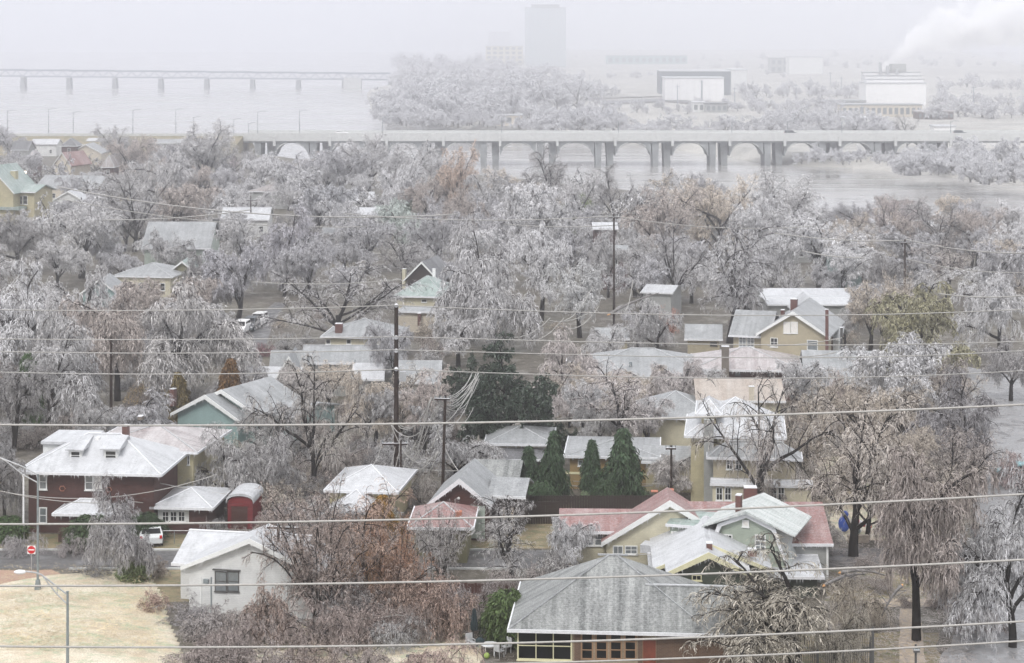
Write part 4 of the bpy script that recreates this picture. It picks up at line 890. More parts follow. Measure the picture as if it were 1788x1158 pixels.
for i,c in enumerate(cx):
    for dx0,dx1 in ((-18,-5),(2.5,17)):
        m=MB(); x0=bx(c+dx0)-bx(1000); x1=bx(c+dx1)-bx(1000)
        m.prism([(x0+0.5,0),(x0,-2),(x1,-2),(x1-0.3,0),(x1,11-0.4),(x0,11-0.4)],'y',0.6 if dx0<0 else 3.2,DW-2)
        m.v=[(v[0],v[1],v[2]) for v in m.v]
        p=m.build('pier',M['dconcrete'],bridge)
        p.location.z=0
    if i<len(cx)-1:
        a=bx(c+18)-bx(1000); b=bx(cx[i+1]-19)-bx(1000); zs=bz(273)-ZW; zc=bz(250)-ZW; zd=zbm-ZW-0.61
        pts=[];K=14
        for k in range(K+1):
            t=k/K; pts.append((a+(b-a)*t,zs+(zc-zs)*(4*t*(1-t))**0.60))
        # barrel arch, open spandrels above it
        thk=0.55
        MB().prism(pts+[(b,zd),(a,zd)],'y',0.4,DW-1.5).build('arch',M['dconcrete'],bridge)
        rib=[(p[0],p[1]+thk*0.55) for p in pts]
        m=MB(); m.tube([(p[0],0.15,p[1]) for p in rib[1:6]],0.22,5); m.build('arch_rib',M['concrete'],bridge)
        m=MB(); m.tube([(p[0],0.15,p[1]) for p in rib[9:13]],0.13,5); m.build('arch_rib',M['concrete'],bridge)
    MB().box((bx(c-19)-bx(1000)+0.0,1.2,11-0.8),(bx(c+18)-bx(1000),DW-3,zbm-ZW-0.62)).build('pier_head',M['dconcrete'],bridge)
    MB().box((bx(c+16)-bx(1000),-1.0,7.0),(bx(c+16)-bx(1000)+0.9,0.35,zbm-ZW+1.5)).build('pilaster',M['concrete'],bridge)
# highway embankment left of the bridge
emb=MB(); 
pts=[(bx(-400),-0.5),(bx(430),-0.5),(bx(430),bz(240)),(bx(-400),bz(240))]
emb.prism([(660,-0.5),(Yb,zt-0.4),(Yb+DW,zt-0.4),(Yb+48,-7)],'x',bx(-600),bx(425)-0.05)
emb.build('embankment',M['lawn'],kind='structure',label='low highway embankment on the left',cat='ground')
MB().box((bx(-600),Yb+0.5,zt-0.398),(bx(425)-0.06,Yb+DW-0.5,zt-0.33)).build('highway',M['deck'],kind='structure',label='pale highway running onto the arch bridge',cat='road')
MB().box((bx(-600),Yb+0.1,zt-0.39),(bx(425)-0.06,Yb+0.35,zt+0.55)).build('roadside_barrier',M['concrete'],label='low barrier along the highway at left',cat='barrier')
# lamps of highway and bridge
def hlamp(px,pt,pb,Y,side,label,group,arm=2.2):
    b=P(px,pb,Y); h=(pb-pt)*Y/F
    o=thing('street_lamp',label,'street lamp',b,0,group)
    MB().tube([(0,0,0),(0,0,h)],0.16,6,0.09).build('pole',M['greymetal'],o)
    MB().tube([(0,0,h-0.4),(side*arm*0.5,0,h+0.15),(side*arm,0,h+0.2)],0.07,5).build('arm',M['greymetal'],o)
    MB().sphere((side*(arm+0.3),0,h+0.15),0.4,8,5,(1,0.5,0.35)).build('lamp_head',M['metal'],o)
for px,pt,pb in ((13,193,240),(85,190,238),(128,196,240),(232,192,238),(307,191,238),(338,204,238),(408,208,246),(434,215,246),(450,195,243),(523,193,238),(668,205,238),(876,205,240)): hlamp(px,pt,pb,Yb+0.8,1,'thin lamp post on the highway at the left of the river','lamp posts along the left highway') if px<600 else hlamp(px,pt,pb,Yb+1,1,'thin lamp post standing on the arch bridge','lamp posts on the arch bridge')
for px in (1080,1278,1375,1470,1660): hlamp(px,212,240,Yb+1,1,'thin lamp post standing on the arch bridge','lamp posts on the arch bridge')
# railway truss bridge
YR=1600.0; sr=F/YR
rb=thing('railway_bridge','faint steel truss railway bridge on slim piers far across the river','bridge',((300-W0/2)/sr,YR,ZW))
cxR=(300-W0/2)/sr
def rz_(py): return HC-(py-YH)/sr-ZW
ztop,zbot=rz_(123.5),rz_(134)
k0=-4
for k in range(-5,9):
    pxp=39+80.2*k
    if pxp>700: break
    x0=(pxp-W0/2)/sr-cxR; x1=(pxp+80.2-W0/2)/sr-cxR; dy=(k-3)*0.9*0
    tz=-(k-0)*0.35
    MB().prism([(x0-2.0,-2),(x0+2.0,-2),(x0+1.4,zbot-0.6+tz),(x0-1.4,zbot-0.6+tz)],'y',0,9).build('pier',M['dconcrete'],rb)
    MB().box((x0-2.0,-0.3,zbot-0.6+tz),(x0+2.0,9.3,zbot-0.1+tz)).build('pier_cap',M['concrete'],rb)
    if pxp<640:
        for name_,zz in (('top_chord',ztop+tz),('bottom_chord',zbot+tz)):
            MB().box((x0,0.5,zz-0.45),(x1,1.2,zz+0.45)).box((x0,7.5,zz-0.45),(x1,8.2,zz+0.45)).build(name_,M['steel'],rb)
        MB().box((x0,0.3,ztop+tz+0.46),(x1,8.4,ztop+tz+0.9)).build('track_bed',M['steel'],rb)
        n=8
        for i in range(n):
            a=x0+(x1-x0)*i/n; b=x0+(x1-x0)*(i+1)/n; z0_,z1_=(zbot,ztop) if i%2==0 else (ztop,zbot)
            MB().tube([(a,0.85,z0_+tz),(b,0.85,z1_+tz)],0.33,4).build('diagonal',M['steel'],rb)
x0=(600-W0/2)/sr-cxR; MB().box((x0,-1,-1),(x0+14,10,zbot-1)).build('abutment',M['concrete'],rb)
# far bank buildings ---------------------------------------------------
def FG(px,py,z=-2.0): return G(px,py,z)
def fbuild(name,label,x0,x1,yt,yb,mat,depth=25,roofm='r_white',wins=None,top=0.6,z=-2.0,roof2=None):
    a=FG(x0,yb,z); b=FG(x1,yb,z); s=F/a.y; h=(yb-yt)/s
    o=thing(name,label,'building',(a.x,a.y,z)); w=b.x-a.x
    MB().box((0,0,-0.5),(w,depth,h)).build('wall',M[mat],o)
    MB().box((-0.4,-0.4,h+0.003),(w+0.4,depth+0.4,h+top)).build('roof',M[roofm],o)
    if wins:
        nx,nz,wm=wins
        for i in range(nx):
            for j in range(nz):
                xx=w*(i+0.5)/nx; zz=h*(j+0.5)/nz; ww=w/nx*0.30; hh=h/nz*0.28
                MB().box((xx-ww,-0.12,zz-hh),(xx+ww,-0.004,zz+hh)).build('window',M[wm],o)
    return o,w,h
M['towerglass']=plain('pale_tower_glass',(0.50,0.54,0.56),0.3,0.1)  # tower tone kept pale, so part of the haze is in the colour
o,w,h_=fbuild('tower','pale glass office tower fading into the haze on the far bank',917,988,14,118,'towerglass',40,'r_lgrey')
for i in range(22): MB().box((-0.3,-0.35,h_*(i+0.35)/22),(w+0.3,-0.003,h_*(i+0.85)/22)).build('window_band',M['towerglass'],o)
MB().box((w*0.15,8,h_+0.61),(w*0.85,30,h_+4)).build('plant_room',M['w_grey'],o)
fbuild('building','pale yellow block left of the hazy office tower',848,913,81,112,'w_cream',26,'r_white',(6,4,'glassg'))
fbuild('building','faint grey block behind the pale yellow block',853,890,56,80,'w_grey',20,'r_lgrey',None,z=-2)
fbuild('building','low beige block in front of the hazy tower foot',926,955,86,112,'w_beige',20,'r_white',(3,3,'glassg'))
fbuild('building','small white block at the right foot of the hazy tower',958,976,86,113,'w_white',20,'r_white',(2,3,'glassg'))
fbuild('building','long faint blue grey hall far behind the white boxes',1060,1200,98,112,'w_teal',40,'r_lgrey',(12,1,'glassg'))
o,w,h_=fbuild('factory','white windowless box shed nearest on the far bank',1161,1264,137,176,'white',22,'r_white')
for i in range(1,8): MB().box((w*i/8-0.05,-0.08,0),(w*i/8+0.05,-0.004,h_-0.05)).build('panel_joint',M['w_grey'],o)
MB().tube([(w*0.63,-0.5,0),(w*0.63,-0.5,h_*0.9)],0.25,6).build('downpipe',M['greymetal'],o)
o,w,h_=fbuild('factory','dark grey walled hall behind the white box shed',1153,1276,125,166,'darktrim',30,'r_white'); 
for c in list(o.children):
    if c.name.startswith('wall'): c.data.materials[0]=plain('dark_cladding',(0.13,0.15,0.165),0.6,0.1)
fbuild('factory','white roofed hall wing right of the dark grey hall',1277,1304,123,160,'w_white',40,'r_white')
fbuild('factory','distant white hall with a thin red roof line',1378,1437,100,130,'w_white',25,'r_white')
fbuild('building','small grey annex left of the distant white hall',1345,1377,102,128,'w_grey',20,'r_lgrey',(3,2,'glassg'))
o,w,h_=fbuild('factory','big white works with stepped roof under the steam plume',1512,1617,146,184,'white',22,'r_white')
for i,(t,bm) in enumerate(((140,145),(134,139),(128,133))):
    s=F/FG(1512,184).y
    MB().box((w*0.03,4+i*5,h_+0.62+i*1.9),(w*0.985,22,h_+2.3+i*1.9)).build('roof_step',M['white'],o); MB().box((w*0.02,3.6+i*5,h_+2.303+i*1.9),(w,22.2,h_+2.5+i*1.9)).build('roof_edge',M['r_lgrey'],o)
for i,x in enumerate((0.30,0.42,0.58)): MB().tube([(w*x,12,h_+5),(w*x,12,h_+12-2*i)],1.0,8,0.9).build('stack',M['metal'],o)
MB().box((w*0.5,14,h_+6.4),(w*0.75,20,h_+11)).build('plant_room',M['w_grey'],o)
fbuild('warehouse','long flat pale warehouse before the big white works',1470,1610,184,204,'w_beige',14,'r_lgrey',(14,1,'glassg'))
fbuild('warehouse','low long grey roofed store left of the warehouse row',1435,1512,177,186,'w_grey',14,'r_lgrey',(8,1,'glassg'))
fbuild('warehouse','dark roofed open shed right of the long pale warehouse',1603,1665,196,208,'w_dred',12,'r_purple',(8,1,'glassg'))
fbuild('shed','small white roofed store by the river bank',1478,1535,208,232,'w_white',14,'r_white',(6,1,'glassg'))
fbuild('shed','bright low white shed right of the small store',1632,1668,222,232,'white',10,'r_white')
fbuild('building','low grey house cluster below the white box shed',1232,1270,182,196,'w_grey',12,'r_dark',(4,1,'glassg'))
fbuild('building','tiny white house below the white box shed',1210,1230,180,195,'w_white',12,'r_white',(2,1,'glassg'))
fbuild('shed','pinkish bare bank house behind the riverside bushes',866,911,202,218,'w_beige',6,'r_white',(3,1,'glassg'))
def fsheet(name,px,mat,z,label,cat):
    pts=[G(x,y,z) for x,y in px]; pts=[Vector((p.x,p.y,z+0.15)) for p in pts]; MB().add(pts,[tuple(range(len(pts)))]).build(name,mat,kind='structure',label=label,cat=cat)
fsheet('road',[(1050,176),(1160,172),(1300,184),(1300,188),(1160,177),(1050,182)],M['road'],-1.6,'grey curved road on the far bank','road')
fsheet('field',[(1020,155),(1155,148),(1160,168),(1040,172)],M['farland'],-1.55,'pale straw field on the far bank','field')
# utility poles on far bank
for px,pb,ht in ((1183,182,34),(1225,180,40),(1283,190,38),(1469,160,26),(1580,182,20),(1640,176,22),(1390,175,28),(1505,206,22),(1700,180,30),(1560,203,16),(1030,150,20),(1450,150,24)):
    b=FG(px,pb); s=F/b.y; o=thing('utility_pole','faint thin mast among the hazy sheds on the far bank','pole',b,0,'masts on the far bank')
    MB().tube([(0,0,0),(0,0,ht/s)],0.3,5,0.2).build('pole',M['steel'],o); MB().box((-1.4,-0.1,ht/s-1.2),(1.4,0.1,ht/s-0.9)).build('crossarm',M['steel'],o)
# steam plume
def plume():
    c=FG(1545,128); s=F/c.y
    path=[(1536,124,4),(1552,104,13),(1575,84,22),(1608,62,33),(1650,44,46),(1705,32,60),(1770,24,72),(1850,18,78),(1940,14,80)]
    rings=[];m=18;V=[];Fc=[]
    for px,py,r in path:
        p=P(px,py,c.y+14); rings.append((p,r/s))
    for i,(p,r) in enumerate(rings):
        for k in range(m):
            a=2*math.pi*k/m; rr=r*(1+0.16*math.sin(3*a+i*1.7)+0.10*math.sin(5*a-i*2.3))
            V.append((p.x-(0.45*rr*math.sin(a)),p.y+rr*math.cos(a),p.z+rr*math.sin(a)*0.9))
    n=len(rings)
    for i in range(n-1):
        for k in range(m): Fc.append((i*m+k,i*m+(k+1)%m,(i+1)*m+(k+1)%m,(i+1)*m+k))
    Fc.append(tuple(range(m-1,-1,-1))); Fc.append(tuple(range((n-1)*m,n*m)))
    V=[(v[0],v[1],min(v[2],92)) for v in V]
    mt=bpy.data.materials.new('steam'); mt.use_nodes=True; nt=mt.node_tree; nt.nodes.clear()
    v=N(nt,'ShaderNodeVolumePrincipled'); out=N(nt,'ShaderNodeOutputMaterial'); tc=N(nt,'ShaderNodeTexCoord')
    v.inputs['Color'].default_value=(1,1,1,1); nn=noise(nt,0.06,4,tc.outputs['Object'],0.6)
    
    # density falls off from the plume's axis
    A=P(1536,124,c.y+14); B=P(1608,62,c.y+14); D_=P(1940,14,c.y+14)
    sp=N(nt,'ShaderNodeSeparateXYZ'); nt.links.new(tc.outputs['Object'],sp.inputs[0]); X=sp.outputs[0]
    def mr(x,a0,a1,b0,b1):
        q=N(nt,'ShaderNodeMapRange'); nt.links.new(x,q.inputs[0])
        for k,v_ in enumerate((a0,a1,b0,b1)): q.inputs[k+1].default_value=v_
        return q.outputs[0]
    zc=mth(nt,'ADD',mr(X,A.x,B.x,A.z,B.z),mr(X,B.x,D_.x,0,D_.z-B.z)); rr_=mth(nt,'ADD',mr(X,A.x,B.x,2.5,16.0),mr(X,B.x,D_.x,0,20))
    dz=mth(nt,'SUBTRACT',sp.outputs[2],zc); dy=mth(nt,'SUBTRACT',sp.outputs[1],A.y)
    dd_=mth(nt,'DIVIDE',mth(nt,'SQRT',mth(nt,'ADD',mth(nt,'MULTIPLY',dz,dz),mth(nt,'MULTIPLY',dy,dy))),rr_)
    fall=mth(nt,'SUBTRACT',1.0,dd_); r=ramp(nt,mth(nt,'ADD',mth(nt,'MULTIPLY',fall,0.45),mth(nt,'MULTIPLY',mth(nt,'SUBTRACT',nn,0.46),1.7)),0.02,(0,0,0),0.30,(1,1,1)); v.inputs['Anisotropy'].default_value=-0.2; mm=mth(nt,'MULTIPLY',r,0.16); nt.links.new(mm,v.inputs['Density']); nt.links.new(v.outputs[0],out.inputs['Volume'])
    mb=MB(); mb.v=V; mb.f=Fc; mb.build('steam_plume',mt,kind='stuff',label='white steam plume blowing right from the big white works',cat='steam')
plume()
# ================================================================ poles and wires
def upole(px,pt,pb,r,label,arms=(),name='utility_pole',mat='wood',lean=0.0,tilt=0.0,group=None,rtop=0.72):
    b=G(px,pb); s=F/b.y; h=(pb-pt)/s
    o=thing(name,label,'utility pole',b,0,group); o.rotation_euler=(0,lean,0)
    MB().tube([(0,0,-0.2),(0,0,h*0.5),(0,0,h)],r,8,r*rtop).build('pole',M[mat],o)
    for (py,x0,x1,dz) in arms:
        z=(pb-py)/s; a=(x0-px)/s; c=(x1-px)/s
        am=MB().box((a,-0.22,z-0.07),(c,-0.10-r*0.3,z+0.07)); 
        A=am.build('crossarm',M[mat],o); A.rotation_euler=(0,dz,0) if dz else (0,0,0)
        MB().box((a,-0.235,z+0.073),(c,-0.09-r*0.3,z+0.12)).build('ice_crust',M['icetrim'],A)
        k=0
        for q in (0.04,0.35,0.65,0.96):
            xx=a+(c-a)*q; MB().tube([(xx,-0.17,z+0.121),(xx,-0.17,z+0.30)],0.05,6,0.035).build('insulator',M['greymetal'],A)
    return o,b,s,h
o,b1,s1,h1=upole(692,531,868,0.235,'tall thick dark wooden pole in the centre with grey transformer box',[(775,667,712,0)],rtop=0.75)
z=(868-657)/s1
MB().box(((698-692)/s1,-0.35,z-0.42),((709-692)/s1,0.2,z+0.42)).build('transformer',M['metal'],o)
for py in (533,589,612,644):
    z=(868-py)/s1; MB().sphere((0,-0.2,z),0.2,7,5).build('insulator_clamp',M['icetrim'],o)
upole(1072,373,575,0.17,'very slender tall pole rising before the red brick houses',[(380,1062,1082,0)])
upole(1580,418,560,0.18,'slender dark pole in the right hand tree belt above the green willow',[(424,1571,1590,0)])
upole(438,343,412,0.15,'short pole with crossarm beside the pale roof at left of centre',[(350,431,447,0)])
upole(142,345,420,0.15,'small crossarm pole in front of the white gable at left',[(351,130,153,0)])
upole(1453,588,690,0.13,'thin bare dark pole right of the tan shuttered house',[])
upole(194,588,735,0.17,'slim dark pole hidden in the arching tree mass at left',[])
o,b2,s2,h2=upole(772,690,882,0.15,'leaning dark pole with short crossarm draped with fallen iced wires',[(697,753,780,0)],lean=0.03)
o,b3,s3,h3=upole(486,917,1065,0.14,'black pole with wide crossarm among the red brown shrubs',[(921,462,517,0.03)])
upole(1172,778,885,0.11,'slim black pole before the grey wing of the yellow house',[(783,1162,1180,0)])
upole(700,770,880,0.10,'short dark stub pole just behind the tall thick pole',[])
upole(1524,1095,1185,0.10,'black gatepost of the iron railings bottom right',[],mat='darktrim')
upole(1599,1125,1200,0.09,'small black sign post on the tan garden path',[(1136,1594,1605,0)],mat='darktrim')
# street light, big truss arm at lower left
b=G(118,1205); s=F/b.y
o=thing('street_lamp','grey street lamp with long braced arm and white head over the straw slope','street lamp',(b.x,b.y,0.75))
zt_=(1205-1034)/s-0.75
MB().tube([(0,0,-0.8),(0,0,zt_)],0.11,10,0.075).build('pole',M['greymetal'],o); MB().tube([(0,0,zt_),(0,0,zt_+0.06)],0.10,8).build('pole_cap',M['greymetal'],o)
def L(px,py): return ((px-118)/s,0,(1205-py)/s-0.75)
MB().tube([L(116,1037),L(100,1025),L(86,1014),L(73,1004),L(62,1000),L(46,998),L(38,998)],0.055,7).build('arm',M['metal'],o)
MB().tube([L(116,1054),L(98,1036),L(86,1021),L(74,1005)],0.045,6).build('brace',M['metal'],o); MB().tube([L(100,1026),L(100,1036)],0.03,5).build('strut',M['metal'],o)
MB().sphere(L(35,999),0.32,12,8,(1.25,0.55,0.45)).build('lamp_head',M['lampwhite'],o)
b=G(66,1042); s=F/b.y
o=thing('lamp_pole','tall grey pole with flared foot and thin twin arm leading off the left edge','pole',(b.x,b.y,0.5))
def L(px,py): return ((px-66)/s,0,(1042-py)/s-0.5)
MB().tube([(0,0,0),L(66,828)],0.10,8,0.07).build('pole',M['greymetal'],o); MB().prism([(-0.26,-0.3),(0.26,-0.3),(0.12,0.75),(-0.12,0.75)],'y',-0.2,0.2).build('foot',M['greymetal'],o)
MB().tube([L(66,829),L(40,815),L(15,805),L(-20,792)],0.05,6).build('arm',M['metal'],o); MB().tube([L(66,843),L(40,829),L(10,805),L(-20,790)],0.045,6).build('brace',M['metal'],o)
b=G(41,945); s=F/b.y
o=thing('flag_pole','thin white pole in front of the dark red brick house','pole',b); MB().tube([(0,0,0),(0,0,(945-832)/s)],0.09,8,0.07).build('pole',M['white'],o); MB().sphere((0,0,(945-832)/s+0.08),0.12,7,5).build('finial',M['white'],o)
# do not enter sign
b=G(55,1000); s=F/b.y
o=thing('road_sign','red round sign with white bar on a thin post by the cross street','road sign',b)
zc=(1000-960)/s; r=7.0/s
MB().tube([(0,0.03,0),(0,0.03,zc+r)],0.035,6).build('post',M['metal'],o)
MB().box((-r*1.02,-0.03,zc-r*1.05),(r*1.02,-0.005,zc+r*1.02)).build('backing_plate',M['white'],o)
MB().prism([(r*0.96*math.cos(2*math.pi*k/28),zc+r*0.96*math.sin(2*math.pi*k/28)) for k in range(28)],'y',-0.045,-0.031).build('disc',M['redpaint'],o)
MB().box((-r*0.74,-0.053,zc-r*0.13),(r*0.74,-0.046,zc+r*0.15)).build('bar',M['white'],o)
# ---- long iced wires
def wire(pts,Y,r,label,group=None,m=5,mat='wire',name='power_wire',ext=38,cat='wire'):
    """pts: photo pixels in the vertical plane at distance Y; a least squares parabola, carried on to poles outside the picture"""
    w=[P(x,y,Y) for x,y in pts]; X=np.array([p.x for p in w]); Z=np.array([p.z for p in w]); c=np.polyfit(X,Z,2)
    if c[0]<0.0: c=np.array([0.0004,*np.polyfit(X,Z-0.0004*X*X,1)])
    x0,x1=X.min()-ext,X.max()+ext
    pp=[(x,Y,float(np.polyval(c,x))) for x in np.linspace(x0,x1,44)]
    jit=random.Random(int(Y*10)+len(pts))
    return MB().tube(pp,r,m).build(name,M[mat],smooth=True,label=label,cat=cat,group=group), pp
ends=[]
for pts,rr,lab in (
 ([(0,742),(300,742),(692,742),(1100,733),(1460,718),(1788,708)],0.033,'thick iced wire crossing the whole view just above the brick house roof'),
 ([(0,914),(300,916),(600,911),(1000,898),(1340,885),(1788,864)],0.033,'thick iced wire crossing the view in front of the white garage roof'),
 ([(0,1023),(350,1022),(700,1018),(1000,1010),(1330,997),(1788,978)],0.033,'thick iced wire crossing just over the garage window level'),
 ([(0,1128),(300,1131),(600,1130),(1000,1120),(1350,1106),(1788,1086)],0.033,'thick iced wire crossing in front of the big picture window'),
 ([(300,1166),(600,1164),(860,1160),(1100,1152),(1330,1145),(1788,1119)],0.030,'lowest iced wire skimming the bottom of the right hand side')):
    o,pp=wire(pts,62.0,rr,lab,mat='wire2',m=7,ext=22); ends.append(pp)
for side,px in ((0,'left'),(-1,'right')):
    x=ends[0][side][0]; o=thing('utility_pole','tall pole just outside the %s of the view carrying the thick wires'%px,'utility pole',(x,62.35,0))
    MB().tube([(0,0,-1),(0,0,33)],0.28,10,0.18).build('pole',M['wood'],o)
    for e in ends: MB().tube([(0,0,e[side][2]-0.02),(0,-0.3,e[side][2]-0.02)],0.06,6).build('insulator',M['greymetal'],o)
Y1=b1.y-0.42
for i,(lft,rgt,lab) in enumerate((
 ([(0,541),(300,542),(450,540),(600,536),(692,533)],[(692,533),(900,543),(1100,547),(1330,551),(1560,549),(1788,540)],'top thin iced wire from the tall pole'),
 ([(0,592),(450,592),(600,590),(692,588)],[(692,588),(900,594),(1330,602),(1560,602),(1788,596)],'second thin iced wire from the tall pole'),
 ([(0,614),(450,616),(600,613),(692,611)],[(692,611),(900,617),(1330,624),(1560,623),(1788,612)],'third thin iced wire from the tall pole'),
 ([(0,650),(450,652),(600,648),(692,645)],[(692,645),(900,653),(1330,660),(1560,658),(1788,647)],'fourth thin iced wire from the tall pole'))):
    for side,pts in (('to the left edge',lft),('to the right edge',rgt)):
        w=[P(x,y,Y1) for x,y in pts]; pp=[]
        # smooth polyline through the points, carried on past the picture edge
        X=np.array([p.x for p in w]); Z=np.array([p.z for p in w]); c=np.polyfit(X,Z,3 if len(X)>4 else 2)
        if side.startswith('to the left'): xs_=np.linspace(X.min()-8,X.max(),26)
        else: xs_=np.linspace(X.min(),X.max()+8,30)
        MB().tube([(x,Y1,float(np.polyval(c,x))) for x in xs_],0.048,5).build('power_wire',M['wire'],smooth=True,label=lab+' '+side,cat='wire')
def sag(a,b,Ya,Yb_,drop,r,label,group=None,n=16,wob=0.0,name='power_wire'):
    A=P(*a,Ya); B=P(*b,Yb_); pts=[]
    for i in range(n+1):
        t=i/n; p=A.lerp(B,t); p.z-=drop*4*t*(1-t); 
        if wob and 0<i<n: p.x+=random.uniform(-wob,wob); p.z+=random.uniform(-wob,wob)
        p.z=max(p.z,0.05); pts.append(p)
    return MB().tube(pts,r,5).build(name,M['wire'],smooth=True,label=label,cat='wire',group=group)
# middle and far wires
for a,b,Ya,Yb2,dr,r,lab in (
 ((100,326),(800,374),330,330,2.2,0.10,'faint double wire slanting over the left tree crowns, upper strand'),
 ((100,346),(640,396),330,330,1.5,0.07,'faint wire slanting over the left tree crowns, lower strand'),
 ((180,384),(440,366),330,330,0.5,0.09,'short faint wire rising to the left crossarm pole'),
 ((600,373),(1072,377),300,280,0.8,0.07,'faint wire running to the top of the slender pole'),
 ((880,391),(1090,392),300,280,0.4,0.06,'faint lower wire left of the slender pole'),
 ((1072,377),(1420,395),280,280,0.9,0.06,'faint wire leaving the slender pole to the right'),
 ((1340,405),(1580,420),290,290,0.5,0.08,'faint wire reaching the dark pole above the willow'),
 ((1580,418),(1800,442),290,290,0.6,0.08,'faint upper wire right of the dark pole'),
 ((1400,438),(1510,450),290,290,0.3,0.09,'faint bright wire before the teal block'),
 ((1580,452),(1790,476),290,290,0.6,0.07,'faint lower wire right of the dark pole'),
 ((1640,513),(1790,516),240,240,0.3,0.08,'faint wire past the green willow'),
 ((440,492),(700,488),230,230,0.4,0.05,'faint wire before the dark gable'),
 ((1340,604),(1470,590),205,205,0.2,0.05,'short wire rising to the tan shuttered house'),
 ((1380,622),(1460,615),205,205,0.2,0.05,'short wire dipping over the small cypress'),
 ((380,828),(0,858),165,165,1.2,0.035,'thin service wire before the brick house windows') ,
 ((0,857),(190,878),160,160,0.3,0.035,'thin service wire over the porch of the brick house'),
 ((230,876),(560,842),165,190,1.0,0.04,'thin iced wire slanting above the red shed'),
 ((275,843),(690,850),168,178,1.1,0.045,'thin wire from the brick house to the tall pole foot'),
 ((380,868),(686,845),170,178,0.9,0.045,'lower thin wire crossing above the red shed'),
 ((560,900),(690,838),175,178,0.5,0.03,'loose iced wire over the vaulted shed'),
 ((800,822),(700,812),180,180,0.2,0.04,'short wire to the dark red gable peak'),
 ((760,742),(801,823),179,176,0.4,0.045,'loose iced strand falling to the dark red gable peak'),
 ((823,676),(1010,728),195,205,1.2,0.055,'iced wire falling right across the dark evergreen, upper'),
 ((824,712),(940,732),195,205,0.5,0.05,'iced wire falling right across the dark evergreen, lower'),
 ((919,840),(1140,848),178,178,0.3,0.05,'thin wire in front of the dark cypress bases'),
 ((1000,840),(1430,830),178,178,0.5,0.03,'thin wire behind the yellow two storey house base'),
 ((1240,955),(1110,968),150,152,0.2,0.03,'short wire before the gambrel fronted house'),
 ((390,1080),(690,1075),138,138,0.3,0.02,'fine wire over the brown brush heap'),
 ((690,1073),(830,1078),138,138,0.2,0.025,'fine wire running to the folded parasol')):
    sag(a,b,Ya,Yb2,dr,r,lab)
GR='ice laden wires sagging round the leaning pole'
LB='ice coated slack wire sagging between the tall pole and the leaning crossarm pole'
arms=[(753,695),(762,692),(772,693),(780,697),(770,745),(766,790)]
for i in range(16):
    a=random.choice(arms[:4]) if i<10 else random.choice(arms[4:])
    b=(random.uniform(682,700),random.choice([742,770,776,800,842,858,862]))
    sag((a[0]+random.uniform(-2,2),a[1]+random.uniform(-2,2)),b,b2.y,b1.y,random.uniform(0.6,2.6),0.04,LB,GR,wob=0.03)
LB2='ice coated wire bundle climbing from the leaning pole to the fallen limbs at the evergreen'
for i in range(12):
    a=random.choice(arms[:5]); b=(random.uniform(822,838),random.choice([652,656,662,668,712]))
    sag(a,b,b2.y,b2.y+14,random.uniform(0.3,2.2),0.04,LB2,'wires climbing toward the evergreen',wob=0.03)
LB3='loose iced wire hanging from the black pole with the wide crossarm'
for i,(a,b,dr) in enumerate((((513,920),(590,872),0.5),((500,921),(575,862),0.4),((470,920),(560,866),0.4),((486,975),(560,945),0.5),((486,1005),(570,965),0.9),((486,985),(548,958),0.7),((513,922),(600,880),0.8))):
    sag(a,b,b3.y,b3.y+6,dr,0.03,LB3,'loose wires on the black pole',wob=0.02)
LB4='iced drop wire running down the tall pole side'
for a,b in (((667,776),(650,815)),((700,776),(676,870)),((712,776),(696,862)),((690,780),(672,868)),((686,800),(670,872))): sag(a,b,b1.y-0.3,b1.y-1.5,0.2,0.035,LB4,'drop wires at the tall pole')
LB5='faint loose wire sagging above the long grey roofed house'
for a,b,dr in (((985,555),(905,592),1.2),((960,556),(895,590),0.6),((1035,500),(985,560),0.8),((1105,490),(1085,540),1.6),((1030,545),(960,560),0.5),((1045,535),(975,566),1.4)): sag(a,b,245,240,dr,0.05,LB5,'loose wires above the long grey roof',wob=0.04)
